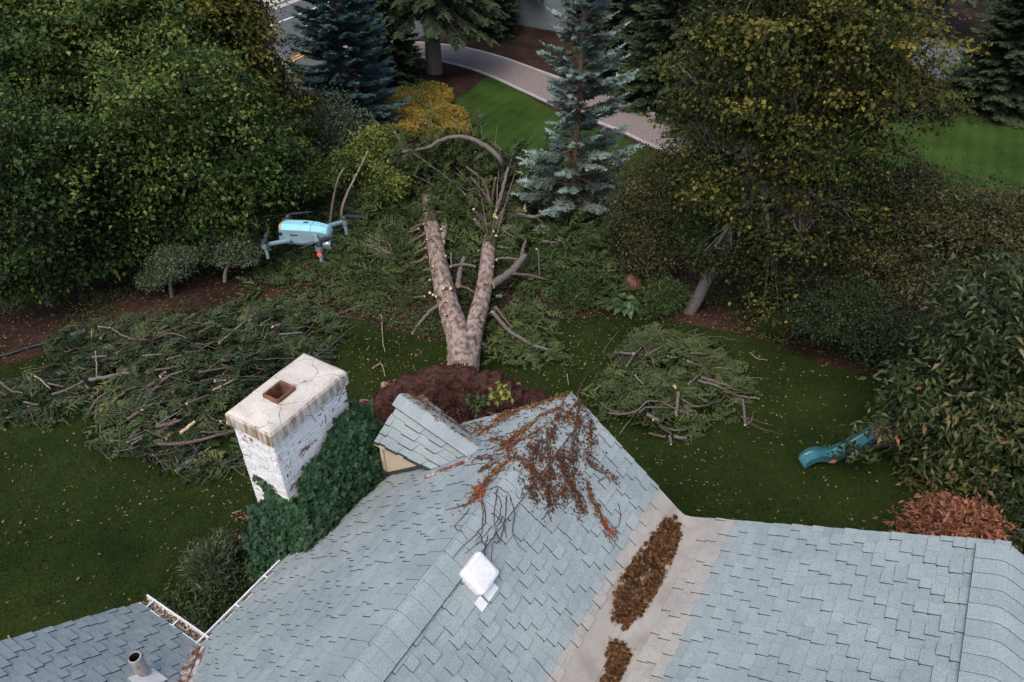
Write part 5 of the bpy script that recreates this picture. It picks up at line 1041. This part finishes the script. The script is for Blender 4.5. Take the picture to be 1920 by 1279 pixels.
for (x, y) in ((828, 860), (768, 785), (820, 1010), (795, 1082), (590, 770)):
    q = z3(*LP_, [(x, y), (x+22, y-22)]); stick(q, HL, 7, where_l(*q[0]), 'bark_brown', .10, group='branches lying in the large heap')
def where_r(x, y):
    a = 'far left' if x < 1185 else 'left' if x < 1255 else 'right' if x < 1330 else 'far right'
    b = 'back' if y < 690 else 'centre' if y < 755 else 'front'
    return f'at {a} {b} of the smaller heap'
RS = [([(190, 225), (380, 245)], 7, 1), ([(305, 375), (370, 270), (460, 170)], 5, 0), ([(500, 260), (600, 205), (690, 155)], 5, 0), ([(720, 95), (800, 140)], 3, 1), ([(980, 230), (1100, 238), (1205, 215)], 5, 0), ([(730, 270), (830, 285)], 5, 0), ([(935, 310), (1120, 390)], 4, 2), ([(950, 555), (1050, 470), (1110, 390), (1215, 275)], 5, 0), ([(1245, 385), (1410, 400)], 4, 1), ([(1090, 490), (1370, 575)], 8, 0),
 ([(1050, 520), (1230, 570), (1450, 670), (1685, 710)], 6, 1), ([(1510, 720), (1530, 850), (1540, 985)], 6, 1), ([(1550, 985), (1610, 930), (1615, 870)], 3, 1), ([(390, 460), (480, 560)], 3, 2), ([(845, 650), (820, 890)], 8, 1), ([(880, 715), (1000, 785), (1100, 785), (1270, 735)], 5, 0), ([(40, 755), (130, 825), (230, 855)], 4, 0), ([(120, 860), (250, 870), (400, 840), (520, 745), (620, 735), (740, 740)], 5, 1),
 ([(440, 850), (520, 800), (740, 800)], 4, 1), ([(680, 745), (840, 830), (1000, 890)], 5, 0), ([(230, 1080), (330, 950), (400, 850)], 3, 1), ([(520, 875), (640, 940)], 9, 1), ([(580, 930), (700, 1010), (830, 1040), (950, 1025)], 5, 1), ([(540, 1070), (710, 1110)], 6, 0), ([(800, 1105), (920, 1125)], 9, 1), ([(750, 1100), (770, 1185)], 7, 1), ([(640, 990), (770, 1080)], 5, 1), ([(930, 780), (945, 910)], 5, 0), ([(1440, 740), (1490, 690), (1585, 635)], 4, 1), ([(310, 610), (430, 650), (510, 690)], 4, 0), ([(650, 680), (720, 620)], 4, 1)]
for pts, w_, b in RS:
    px = z3(*RP_, pts); cx_, cy_ = np.mean(px, 0); stick(px, HRp, w_*.85, where_r(cx_, cy_), bk[b], .12, group='branches lying in the smaller heap')
q = z3(*RP_, [(802, 572), (815, 600)]); stick(q, HRp, 6, where_r(*q[0]), 'cutwood', .12, group='branches lying in the smaller heap')
# loose sticks on the grass and a clump of bare twigs in the bed
flat = lambda x, y: 0.0
for pts, w_, lab in (([(715, 590), (718, 640), (722, 660)], 2, 'thin bent twig on the grass left of the fallen trunk'), ([(700, 690), (715, 682), (722, 705)], 3, 'crooked pale stick on the grass between chimney and roots'), ([(1063, 700), (1066, 722)], 2, 'thin twig standing in the grass right of the roots'),
                     ([(505, 985), (545, 975), (580, 966)], 2, 'thin twig on the grass left of the ivy'), ([(436, 962), (452, 957)], 3, 'short pale wood chip on the grass left of the ivy'), ([(1405, 660), (1420, 672), (1440, 675)], 2, 'thin pale twig on the grass right of the smaller heap')):
    stick(pts, flat, w_, '', 'pale_stem', .05, 'twig', label=lab)
for lab, os_ in used_labels.items():
    if len(os_) > 1:
        os_.sort(key=lambda o: o.location.x); wd_ = {2: ['left', 'right'], 3: ['left', 'middle', 'right'], 4: ['leftmost', 'second', 'third', 'rightmost'], 5: ['leftmost', 'second', 'third', 'fourth', 'rightmost']}[len(os_)]
        for o, w_ in zip(os_, wd_): o['label'] = lab+f', {w_} of {len(os_)}'
tw = thing('twig_clump', gp(735, 482), 'clump of bare pale twigs left of the fallen trunk', 'twigs'); c0 = gp(735, 482)
for k in range(26):
    a = gp(735+R.normal(0, 6), 482+R.normal(0, 5), .05)-c0; b = gp(R.uniform(672, 712), R.uniform(432, 470), R.uniform(.3, .7))-c0; mid = (a+b)/2+R.normal(0, .08, 3); g = G(); tube(g, smoothpath([a, mid, b], 8), np.linspace(.009, .004, 8), 4); g.build('twig', M['pale_stem'], tw)

# ------------------------------------------------------------------ ivy over the chimney
ivb = h2w([(-6.9, 5.2, 0)])[0]; iv = thing('ivy', ivb, 'dark green ivy smothering the lower chimney down to the roof edge', 'climbing plant')
LPs, LNs = [], []; nz = Noise(2.0); nz2 = Noise(6.0)
def iv_add(pts, nrm): LPs.append(pts); LNs.append(np.broadcast_to(nrm, pts.shape))
n = 9000; y = R.uniform(4.36, 6.25, n); z = R.uniform(2.6, 5.15, n)                 # roof-side face
top = 4.12+(y-4.40)*.46+.10*nz2(np.c_[y, y*0, y*0])+np.where(y > 5.75, -.9*(y-5.75), 0); k = (z < top) & ~((y < 4.62) & (z > 3.9) & (nz2(np.c_[y, z, y*0]) > -.1))
y, z, top = y[k], z[k], top[k]; d = np.clip((top-z)/1.0, 0, 1); bul = .06+.46*np.sqrt(d)*(1+.35*nz(np.c_[y, z, z*0]))*np.clip((y-4.1)/.5, .6, 1)*np.clip((6.5-y)/.6, .4, 1)
f = R.uniform(.45, 1, len(y)); iv_add(np.c_[-6.44+bul*f, y, z], np.array([.85, -.15, .55]))
n = 4200; x = R.uniform(-7.3, -6.1, n); z = R.uniform(.3, 4.3, n)                       # near short face
tn = nz2(np.c_[x*.8, z*.8, x*0]); k = (z < 3.62+.5*(x+7.2)+.22*tn) | ((tn > .52) & (z < 4.25))
x, z = x[k], z[k]; bul = (.04+.36*np.clip((3.7-z)/1.2, 0, 1))*(1+.3*nz(np.c_[x, z, z*0])); iv_add(np.c_[x, 4.44-bul*R.uniform(.4, 1, len(x)), z], np.array([.1, -.8, .5]))
n = 1500; y = R.uniform(5.8, 6.3, n); z = R.uniform(2.2, 4.9, n); k = z < 4.95-1.2*(y-5.8); y, z = y[k], z[k]; iv_add(np.c_[R.uniform(-7.0, -6.2, len(y)), y, z], np.array([.3, .6, .6]))
n = 320; iv_add(np.c_[R.normal(-6.06, .10, n), R.normal(6.42, .14, n), CB(R.normal(-6.06, .10, n))+R.uniform(.03, .22, n)], np.array([0, 0, 1.]))      # tuft beyond on the roof edge
n = 420; yy = R.uniform(4.2, 5.9, n); iv_add(np.c_[-6.12+R.normal(0, .05, n), yy, CB(-6.12)+R.uniform(.04, .25, n)], np.array([.3, -.2, .9]))
n = 1700; dd = unit(R.normal(0, 1, (n, 3))); dd[:, 0] = np.abs(dd[:, 0]); LPs.append(np.array([-6.42, 4.82, 3.45])+dd*[.42, .58, .62]*R.uniform(.75, 1.02, n)[:, None]*(1+.18*nz(dd*2))[:, None]); LNs.append(unit(dd+[.2, -.1, .4]))
P = np.concatenate(LPs); Nn = np.concatenate(LNs); P = h2w(P)-ivb; Nn = h2w(Nn)
n = len(P); Nn = unit(Nn+R.normal(0, .35, (n, 3))); A = unit(np.cross(Nn, R.normal(0, 1, (n, 3)))*.7-UP*.8); A = unit(A-Nn*(A*Nn).sum(1)[:, None]); L = R.uniform(.07, .13, n); at = np.clip(R.normal(.40, .17, n)+.22*nz(P)+.12*(P[:, 2]-3.6), 0, 1)
var = []
def ivymesh(at_):   # three-lobed leaf
    g = G(); V = [(0, 0, 0), (.30, .52, .06), (.50, .22, .03), (1.0, 0, -.12), (.50, -.22, .03), (.30, -.52, .06), (.45, 0, -.02)]
    g.add(V, [(0, 6, 1), (1, 6, 2), (2, 6, 3), (3, 6, 4), (4, 6, 5), (5, 6, 0)], 0, at_); return g
for q in range(5): var.append(ivymesh((q+.5)/5).mesh('leaf', M['ivy']))
score = np.array([in_view(p+ivb) for p in P])*(Nn@unit(np.array([.5, -.7, .6])))+.1*P[:, 2]+R.uniform(0, .4, n); sel = np.zeros(n, bool); sel[np.argsort(-score)[:290]] = True
for k in np.where(sel)[0]:
    a, n_ = A[k], Nn[k]; b = np.cross(n_, a); o = link('leaf', var[min(4, int(at[k]*5))], iv); o.matrix_local = Matrix(((a[0], b[0], n_[0], P[k][0]), (a[1], b[1], n_[1], P[k][1]), (a[2], b[2], n_[2], P[k][2]), (0, 0, 0, 1))) @ Matrix.Scale(L[k], 4)
k = ~sel; base_v = np.array([(0, 0, 0), (.30, .52, .06), (.50, .22, .03), (1.0, 0, -.12), (.50, -.22, .03), (.30, -.52, .06), (.45, 0, -.02)])
Bn = np.cross(Nn[k], A[k]); V = P[k][:, None]+L[k][:, None, None]*(base_v[None, :, 0:1]*A[k][:, None]+base_v[None, :, 1:2]*Bn[:, None]+base_v[None, :, 2:3]*Nn[k][:, None]); m = k.sum()
F = np.array([(0, 6, 1), (1, 6, 2), (2, 6, 3), (3, 6, 4), (4, 6, 5), (5, 6, 0)]); g = G(); g.add(V.reshape(-1, 3), (F[None]+np.arange(m)[:, None, None]*7).reshape(-1, 3), 0, np.repeat(at[k], 6)); g.build('foliage', M['ivy'], iv)['kind'] = 'stuff'
# bare ivy stems creeping up the painted bricks
def creep(start, steps, step, bias, wander, rng_):
    p = np.array(start, float); out = [p.copy()]; a = bias
    for _ in range(steps):
        a += rng_.gauss(0, wander); a = a*.85+bias*.15; p = p+step*np.array([math.cos(a), math.sin(a)]); out.append(p.copy())
    return np.array(out)
rr = random.Random(4)
for k in range(16):
    y0_ = rr.uniform(4.5, 5.8); q = creep((y0_, 4.35+(y0_-4.4)*.42), rr.randint(6, 11), .06, math.pi/2+rr.uniform(-.7, .5), .28, rr); q = q[(q[:, 1] < 5.33) & (q[:, 0] > 4.46) & (q[:, 0] < 5.86)]
    if len(q) < 4: continue
    X = np.where(q[:, 1] > 5.12, -6.368, -6.443); g = G(); tube(g, h2w(np.c_[X, q])-ivb, np.linspace(.006, .0025, len(q)), 4); g.build('stem', M['vine_wood'], iv)

# ------------------------------------------------------------------ dead creeper over the roof
def roofz(x, y): return np.where(x < XR, ZE+(x-XE)*SL, ZR-(x-XR)*SR)
vb = h2w([(XR, 6.4, ZR)])[0]; vn = thing('dead_creeper', vb, 'withered rust-brown creeper spreading over the roof ridge and dormer', 'climbing plant')
strands = []
rr = random.Random(9)
def rpoint(px, py):   # pixel to the roof slope it shows
    best = None
    for sl_, x0, z0, rng_ in ((SL, XR, ZR, (-9, XR)), (-SR, XR, ZR, (XR, XT))):
        n_ = h2w([(-sl_, 0, 1)])[0]; c_ = n_ @ h2w([(x0, 0, z0)])[0]; o = np.array([0, 0, CAM_H]); d = ray(px, py); t_ = (c_-n_@o)/(n_@d); p = w2h(o+t_*d)
        if rng_[0] <= p[0] <= rng_[1]: best = p
    return best if best is not None else p
V5 = ((840, 730), 3.197)
VR = [  # thick leafy runs: (points in the frame, leaf count, leaf spread, colour shift)
 ([(790, 70), (770, 150), (765, 250), (750, 380), (740, 470), (745, 560)], 520, .085, .30), ([(745, 560), (770, 640), (790, 700), (810, 760)], 170, .05, .28), ([(640, 250), (610, 320), (600, 420), (610, 520), (600, 620)], 420, .08, .30), ([(600, 620), (610, 690), (600, 740)], 60, .03, .2),
 ([(560, 330), (520, 420), (510, 520), (515, 600), (520, 680)], 360, .08, .32), ([(860, 190), (850, 280), (860, 350), (830, 430)], 200, .06, .3), ([(830, 430), (880, 470), (960, 520), (1000, 560)], 60, .03, .35), ([(840, 560), (850, 640), (880, 710), (920, 790), (990, 880)], 170, .035, .5), ([(930, 800), (960, 850), (990, 880)], 60, .03, .98),
 ([(400, 430), (460, 470), (520, 520), (570, 570), (640, 640), (690, 640)], 300, .07, .3), ([(680, 60), (560, 80), (450, 120), (360, 170), (260, 230), (200, 260), (130, 220)], 620, .10, .55), ([(690, 150), (580, 170), (470, 240), (400, 290), (340, 350)], 480, .09, .55), ([(250, 310), (330, 330), (370, 340), (450, 320), (560, 260)], 360, .08, .5),
 ([(350, 350), (370, 430), (300, 500), (250, 560), (180, 640), (150, 690)], 520, .075, .55), ([(160, 600), (200, 650), (170, 690)], 120, .05, .97), ([(280, 200), (330, 160), (400, 150)], 160, .07, .6), ([(640, 200), (720, 190), (800, 220)], 200, .07, .4), ([(500, 120), (620, 60), (720, 55)], 180, .05, .65), ([(170, 420), (230, 420), (280, 425)], 60, .04, .5), ([(190, 500), (240, 470), (290, 440)], 70, .03, .4),
 ([(700, 400), (690, 480), (720, 560), (700, 640)], 200, .05, .3), ([(480, 360), (560, 420), (640, 440), (700, 400)], 160, .05, .3)]
LPv = []; ATv = []; NRM = []
def nrm_at(x): return np.where((x < XR)[:, None], unit(np.array([[-SL, 0, 1.]])), unit(np.array([[SR, 0, 1.]])))
for pts, cnt, spd, sh in VR:
    q = np.array([rpoint(*p) for p in z3(*V5, pts)]); Q = smoothpath(q, 40); cnt = int(cnt*1.15); k = R.integers(0, 40, cnt); x = Q[k, 0]+R.normal(0, spd*.65, cnt)*R.choice([.5, 1.1, 2.1], cnt); y = Q[k, 1]+R.normal(0, spd*.8, cnt)*R.choice([.5, 1.1, 2.1], cnt); ok = (y < YG+.03)
    x, y = x[ok], y[ok]; LPv.append(np.c_[x, y, roofz(x, y)+np.where(np.abs(x-XR) < .3, .055, .02)+np.abs(R.normal(0, .022, len(x)))]); ATv.append(np.clip(R.normal(sh, .17, len(x)), 0, 1)); NRM.append(nrm_at(x))
    for s_ in range(3):
        w_ = Q[:, :2]+np.cumsum(R.normal(0, .008, (40, 2)), 0); w_[:, 1] = np.minimum(w_[:, 1], YG+.02); g = G(); tube(g, h2w(np.c_[w_, roofz(w_[:, 0], w_[:, 1])+np.where(np.abs(w_[:, 0]-XR) < .3, .07, .034)])-vb, np.linspace(.0075, .004, 40), 4); g.build('stem', M['vine_wood'], vn)
# creeper over the dormer's far slope and ridge
n = 900; a = R.random(n); b = np.clip(R.beta(2.2, 1.2, n), 0, 1); q = bil(QF, a, b); q[:, 2] += .03+np.abs(R.normal(0, .025, n)); LPv.append(q); ATv.append(np.clip(R.normal(.55, .18, n), 0, 1)); NRM.append(np.broadcast_to([0, .3, 1.], (n, 3)))
P = np.concatenate(LPv); at = np.concatenate(ATv); Nn = unit(np.concatenate(NRM)+R.normal(0, .5, P.shape)); n = len(P); g = G(); A = unit(np.cross(Nn, R.normal(0, 1, (n, 3)))); L = R.uniform(.022, .058, n)
leafset(g, h2w(P)-vb, h2w(A), h2w(Nn), L, L*R.uniform(.35, .75, n), at, fold=.7, droop=.3); g.build('foliage', M['vine_dead'], vn)['kind'] = 'stuff'
# bare stems running down both slopes
BS = [[(280, 640), (330, 700), (300, 800), (230, 900), (120, 1000)], [(210, 700), (230, 800), (180, 900), (110, 960), (50, 1030)], [(200, 690), (200, 830), (150, 930)], [(350, 660), (340, 800), (310, 900), (250, 960), (240, 1070), (300, 1170)], [(300, 620), (280, 720), (290, 860), (310, 930)], [(370, 670), (400, 760), (380, 850), (420, 920), (470, 945)], [(600, 740), (585, 780), (580, 810)], [(600, 740), (620, 785)], [(1010, 690), (1025, 740), (1010, 820), (960, 830)],
      [(250, 620), (350, 650), (390, 720)], [(180, 880), (200, 940), (190, 1010)], [(460, 600), (430, 680), (400, 640)], [(660, 690), (700, 710), (740, 680)], [(130, 740), (60, 820), (40, 870), (100, 930)], [(150, 700), (60, 715), (0, 735)], [(330, 780), (300, 850), (260, 900), (170, 950)], [(240, 900), (220, 1000), (180, 1060)], [(420, 550), (470, 620), (560, 690), (640, 700)], [(900, 560), (950, 540), (1000, 570)], [(260, 760), (330, 830), (360, 900)]]
for pts in BS:
    q = np.array([rpoint(*p) for p in z3(*V5, pts)]); Q = smoothpath(q, 34); Q[:, :2] += np.cumsum(R.normal(0, .005, (34, 2)), 0); g = G(); tube(g, h2w(np.c_[Q[:, :2], roofz(Q[:, 0], Q[:, 1])+np.where(np.abs(Q[:, 0]-XR) < .3, .072, .032)])-vb, np.linspace(.0075, .003, 34), 4); g.build('stem', M['vine_wood'], vn)
# green living shoots at the far gable
for (x, y, c_, m_, lab) in ((893, 765, .35, 'cover', 'grey-green leafy shoot beyond the dormer'), (938, 752, .75, 'bright_leaf', 'yellow-green leafy shoot at the far roof edge left of the ridge')):
    p = rpoint(x, y); b = h2w([p])[0]; root = thing('leafy_shoot', b, lab, 'plant'); g = G(); n = 55; q = R.normal(0, .09, (n, 3))*[1, 1, .6]+[0, .05, .07]; q[:, 2] = np.abs(q[:, 2])+.03; leafset(g, q, unit(R.normal(0, 1, (n, 3))), unit(UP+R.normal(0, .5, (n, 3))), .11, .08, np.clip(R.normal(c_, .2, n), 0, 1)); g.build('foliage', M[m_], root)['kind'] = 'stuff'
    g = G(); tube(g, np.array([[0, 0, .02], [.02, .05, .12], [.06, .08, .2]]), [.008, .006, .003], 5); g.build('stem', M['vine_wood'], root)

# ------------------------------------------------------------------ cones heaped in the trough
def cones(px_line, n, wd, label):
    q = np.array([w2h(gp(x, y, ZT+.06)) for x, y in px_line]); Q = smoothpath(q, 60); g = G(); k = R.integers(0, 60, n); tt = k/59
    wl = np.interp(tt, np.linspace(0, 1, len(wd)), wd); off = R.uniform(-1, 1, n)*wl; x = Q[k, 0]+off; y = Q[k, 1]+R.normal(0, .05, n); z = np.maximum(ztr(x), ZT+.03)+.03+.07*(1-(off/wl)**2)*R.random(n)
    c = np.c_[x, y, z]; D = unit(R.normal(0, 1, (n, 3))*[1, 1, .6]); vs = []
    for ring in range(5):       # whorls of scales along each cone
        t = (ring+.3)/5; rr_ = .032*math.sin(math.pi*(t*.85+.12)); p = c+D*((t-.5)*.085)[:, None] if False else c+D*((t-.5)*.085)
        U = unit(np.cross(D, [.3, .5, .8])); W_ = np.cross(D, U)
        for s_ in range(6):
            a = s_*1.047+ring*.5; rd = U*math.cos(a)+W_*math.sin(a); leafset(g, p, unit(rd*.9+D*.55), unit(D-rd*.4), rr_*1.25, rr_*1.25, np.clip(R.normal(.45, .2, n)+.12*(ring-2)/2, 0, 1), fold=.1, droop=-.1)
    # needles and dry leaves between
    m = n*2; k = R.integers(0, 60, m); wl = np.interp(k/59, np.linspace(0, 1, len(wd)), wd); off = R.uniform(-1.08, 1.08, m)*wl; x = Q[k, 0]+off; leafset(g, np.c_[x, Q[k, 1]+R.normal(0, .05, m), np.maximum(ztr(x), ZT+.03)+R.uniform(.015, .06, m)], unit(R.normal(0, 1, (m, 3))*[1, 1, .2]), unit(UP+R.normal(0, .3, (m, 3))), R.uniform(.03, .08, m), .012, R.uniform(.1, 1, m))
    o = g.build('pine_cones', M['cone']); o.rotation_euler = (0, 0, HR); tag(o, label, 'pine cones', kind='stuff')
cones([(1262, 990), (1240, 1030), (1212, 1080), (1183, 1130), (1163, 1166)], 600, [.12, .18, .21, .20, .08], 'long heap of brown cones in the trough between the roofs')
cones([(1158, 1216), (1160, 1230), (1150, 1262), (1140, 1290)], 150, [.10, .14, .10, .08], 'smaller heap of brown cones at the bottom of the trough')

# ------------------------------------------------------------------ blue slide
Pf, Pt = gp(1502, 872), aty(1672, 822, 12.35)
sb = np.array([Pf[0], Pf[1], 0]); slide = thing('playground_slide', sb, 'small teal plastic wave slide on the lawn under the big-leaved tree', 'slide')
M['teal'] = mplain('teal_plastic', (.045, .18, .215), .3); M['teal_dark'] = mplain('dark_teal_plastic', (.018, .07, .09), .4)
d = (gp(1672, 850)-sb); d[2] = 0; Ls = 2.25; d = unit(d); sd_ = np.array([-d[1], d[0], 0]); n = 40; t = np.linspace(0, 1, n); zprof = .05+.30*np.clip(np.sin(np.clip(t*2.2, 0, 1)*math.pi*.5), 0, 1)*.75+1.05*np.clip((t-.22)/.78, 0, 1)**1.25+.05*np.sin(t*9)
zs_ = smoothpath(np.array([(0, .07, 0), (.05, .19, 0), (.14, .26, 0), (.30, .19, 0), (.50, .42, 0), (.75, .85, 0), (1, 1.2, 0)]), 80); zprof = np.interp(t, zs_[:, 0], zs_[:, 1]); ctr = d*(t*Ls)[:, None]+UP*zprof[:, None]; prof = [(-.165, .11), (-.155, .12), (-.14, .02), (-.115, 0), (.115, 0), (.14, .02), (.155, .12), (.165, .11), (.16, -.01), (-.16, -.01)]
V = np.array([c+sd_*a+UP*b-(UP*.03 if k in (8, 9) else 0) for c in ctr for k, (a, b) in enumerate(prof)]); m = len(prof); g = G(); i, j = np.meshgrid(np.arange(m), np.arange(n-1)); a0_ = (j*m+i).ravel(); b0_ = (j*m+(i+1) % m).ravel(); g.add(V, np.c_[a0_, b0_, b0_+m, a0_+m]); g.add(V, [list(range(m))]); g.build('chute', M['teal'], slide)
for s_ in (-1, 1):
    g = G(); tube(g, ctr+sd_*(s_*.16)+UP*.115, .013, 8); g.build('side_rail', M['teal_dark'], slide, True)
    g = G(); tube(g, np.array([ctr[-1]+sd_*s_*.2+UP*.45, ctr[-1]+sd_*s_*.22-UP*(ctr[-1][2])+d*.45]), .025, 8); g.build('ladder_leg', M['teal_dark'], slide, True)
for k in range(4):
    q = (k+1)/5; p = ctr[-1]*(1-q)+(ctr[-1]-UP*ctr[-1][2]+d*.45)*q; g = G(); tube(g, np.array([p-sd_*.21, p+sd_*.21]), .02, 8); g.build('ladder_rung', M['teal'], slide, True)

# ------------------------------------------------------------------ black drain hose along the bed edge, with its box
hp = pxpath([(-120, 690), (0, 668), (60, 650), (120, 636), (150, 630)], 40, .04); g = G(); tube(g, hp-[0, 0, .0], .045, 8, rough=.06); M['hose'] = mplain('black_plastic', (.012, .013, .014), .5)
tag(g.build('drain_hose', M['hose'], None, True), 'black corrugated hose along the bed edge at far left', 'hose')
b0 = gp(152, 636); bx = thing('black_bucket', b0, 'black bucket lying at the end of the hose beside the large heap', 'bucket'); g = G(); ax = unit(np.array([.8, .45, 0])); th = np.linspace(0, 2*math.pi, 18, endpoint=False); U = np.cross(ax, UP)
rg = [(.001, 0), (.13, 0), (.17, .36), (.18, .36), (.18, .38), (.16, .38), (.12, .03), (.001, .03)]; V = np.array([UP*.17+ax*(a-.18)+r_*(U*math.cos(q)+UP*math.sin(q)) for r_, a in rg for q in th]); i = np.arange(18)
for k in range(len(rg)-1): g.add(V, np.c_[i+k*18, (i+1) % 18+k*18, (i+1) % 18+(k+1)*18, i+(k+1)*18])
g.build('pail', M['hose'], bx, True); g = G(); a = np.linspace(0, math.pi, 14); tube(g, np.array([UP*.17+ax*.17+.185*(U*math.cos(q)+ax*.7*math.sin(q)) for q in a]), .006, 5); g.build('handle', M['hose'], bx)

# ------------------------------------------------------------------ the drone
M['drone_top'] = mplain('cyan_drone_shell', (.30, .66, .74), .28); M['drone_side'] = mplain('grey_blue_drone_shell', (.17, .27, .30), .4); M['drone_pale'] = mplain('pale_sky_panel', (.55, .78, .82), .3)
M['drone_dark'] = mplain('dark_drone_plastic', (.02, .022, .025), .4); M['silver'] = mplain('silver_motor', (.42, .44, .46), .3, .7); M['lens'] = mplain('camera_glass', (.01, .01, .012), .08); M['orange'] = mplain('orange_sticker', (.50, .30, .10), .6)
m_, t_, b_ = newmat('red_led'); b_.inputs['Emission Color'].default_value = (1, .03, .03, 1); b_.inputs['Emission Strength'].default_value = 1.2; b_.inputs['Base Color'].default_value = (.6, .02, .02, 1); M['led'] = m_
dr = ray(574, 437); dpos = np.array([0, 0, CAM_H])+dr/np.linalg.norm(dr)*2.85
drone = thing('quadcopter_drone', dpos, 'cyan and grey quadcopter drone hovering above the lawn bed', 'drone', rz=rad(-14)); drone.rotation_euler = (rad(-12), rad(2), rad(-3)); drone.scale = (.93, .93, .93)
# body: cross-sections along x (nose at +x), local metres
secs = [(-.100, .022, .030, -.026), (-.096, .034, .036, -.034), (-.06, .043, .040, -.036), (0, .045, .041, -.037), (.04, .041, .039, -.030), (.07, .036, .034, -.012), (.095, .028, .026, -.004), (.104, .018, .016, .0)]
def body_ring(x, hw, zt, zb): return [(x, -hw*.62, zt), (x, hw*.62, zt), (x, hw*.92, zt-.008), (x, hw, zt-.020), (x, hw, zb+.010), (x, hw*.8, zb), (x, -hw*.8, zb), (x, -hw, zb+.010), (x, -hw, zt-.020), (x, -hw*.92, zt-.008)]
V = np.array([q for s_ in secs for q in body_ring(*s_)]); g = G(); m = 10; i, j = np.meshgrid(np.arange(m), np.arange(len(secs)-1)); a0_ = (j*m+i).ravel(); b0_ = (j*m+(i+1) % m).ravel(); g.add(V, np.c_[a0_, b0_, b0_+m, a0_+m]); g.add(V, [list(range(m))[::-1]]); g.add(V, [list(range(len(V)-m, len(V)))])
body = g.build('body', M['drone_side'], drone)
def topshell(name, x0, x1, mat, parent, lift=.0015):
    xs = np.linspace(x0, x1, 8); S = np.array(secs); g = G(); V = []
    for x in xs:
        hw = np.interp(x, S[:, 0], S[:, 1])*1.01; zt = np.interp(x, S[:, 0], S[:, 2])
        V += [(x, -hw, zt-.019+lift), (x, -hw*.93, zt-.008+lift), (x, -hw*.62, zt+lift), (x, hw*.62, zt+lift), (x, hw*.93, zt-.008+lift), (x, hw, zt-.019+lift)]
    V = np.array(V); i, j = np.meshgrid(np.arange(5), np.arange(7)); a = (j*6+i).ravel(); g.add(V, np.c_[a, a+6, a+7, a+1]); return g.build(name, mat, parent)
topshell('rear_cover', -.088, .028, M['drone_top'], body); topshell('front_cover', .030, .088, M['drone_top'], body); topshell('nose_trim', .089, .101, M['drone_side'], body); topshell('tail_panel', -.099, -.0895, M['orange'], body)
g = G(); th = np.linspace(0, 2*math.pi, 20, endpoint=False); zt = .0445; V = [(.002+.010*r_*math.cos(a), .010*r_*math.sin(a), zt) for r_ in (1, .62) for a in th]; i = np.arange(20); g.add(V, np.c_[i, (i+1) % 20, (i+1) % 20+20, i+20]); box(g, (-.003, -.002, .0440), (.007, .002, .0447)); g.build('emblem', M['drone_dark'], body)
g = G(); box(g, (.055, -.016, .0385), (.061, .004, .0395)); g.build('sticker', M['drone_pale'], body)
for k in range(4):
    g = G(); box(g, (-.062+.006*k, -.0465, -.028), (-.059+.006*k, -.0445, -.020)); g.build('air_slot', M['drone_dark'], body)
g = G(); tube(g, np.array([(-.088, -.040, .004), (-.088, -.0385, .004)])+[0, -.002, 0], .006, 12); g.build('sensor', M['lens'], body)
g = G(); box(g, (-.05, -.0462, .002), (-.02, -.0450, .006)); g.build('wordmark', M['drone_dark'], body)
# gimbal camera under the nose
gm = G(); tube(gm, np.array([(.075, 0, -.012), (.078, 0, -.030)]), [.016, .012], 12); gim = gm.build('gimbal', M['drone_dark'], drone)
g = G(); tube(g, np.array([(.062, 0, -.040), (.070, 0, -.040), (.092, 0, -.040), (.098, 0, -.040)]), [.012, .018, .018, .014], 14, capmi=1); g.build('camera_ball', [M['silver'], M['lens']], gim, True)
arms = [((.045, -.035, .006), (.085, -.125, -.012), 'front'), ((.045, .035, .010), (.125, .110, .022), 'front'), ((-.055, -.040, -.020), (-.135, -.085, -.028), 'rear'), ((-.060, .040, .0), (-.105, .115, .012), 'rear')]
for k, (a, b, w_) in enumerate(arms):
    a, b = np.array(a), np.array(b); g = G(); tube(g, np.array([a, a*.7+b*.3, b]), [.011, .009, .0085], 8); arm = g.build('arm', M['silver' if k in (0, 3) else 'drone_side'], drone, True)
    g = G(); tube(g, np.array([b-[0, 0, .012], b+[0, 0, .006]]), .0145, 16); mo_ = g.build('motor', M['silver'], arm, True)
    g = G(); tube(g, np.array([b+[0, 0, .0065], b+[0, 0, .016], b+[0, 0, .022]]), [.0125, .0125, .008], 14); g.build('motor_cap', M['drone_dark'], arm, True)
    if w_ == 'front' or k == 2:
        g = G(); tube(g, np.array([b-[0, 0, .012], b-[-.004, 0, .030], b-[-.006, 0, .055]]), [.009, .007, .006], 8); g.build('landing_leg', M['drone_side'], arm, True)
    if k == 0:
        g = G(); tube(g, np.array([b+[.0, -.007, -.020], b+[.001, -.008, -.030]]), .0065, 10); g.build('status_light', M['led'], arm)
    pr = bpy.data.objects.new('propeller', None); COL.objects.link(pr); pr.parent = drone; pr.location = b+[0, 0, .0235]; pr.rotation_euler = (0, 0, 1.1+k*1.9)
    for s_ in (1, -1):
        L_ = .10; xs = np.linspace(.004, L_, 8); ch = np.array([.006, .010, .013, .0125, .011, .009, .007, .003]); tw_ = np.linspace(.45, .12, 8); V = []
        for x, c_, w2_ in zip(xs, ch, tw_): V += [(s_*x, -s_*c_*.4, -c_*.4*math.sin(w2_)), (s_*x, s_*c_*.6, c_*.6*math.sin(w2_))]
        V = np.array(V); V = np.vstack([V, V+[0, 0, .0012]]); i = np.arange(7)*2; g = G(); g.add(V, np.c_[i, i+1, i+3, i+2]); g.add(V, np.c_[i+16, i+18, i+19, i+17]); g.add(V, np.c_[i, i+2, i+18, i+16]); g.add(V, np.c_[i+1, i+17, i+19, i+3]); g.build('blade', M['drone_dark'], pr)
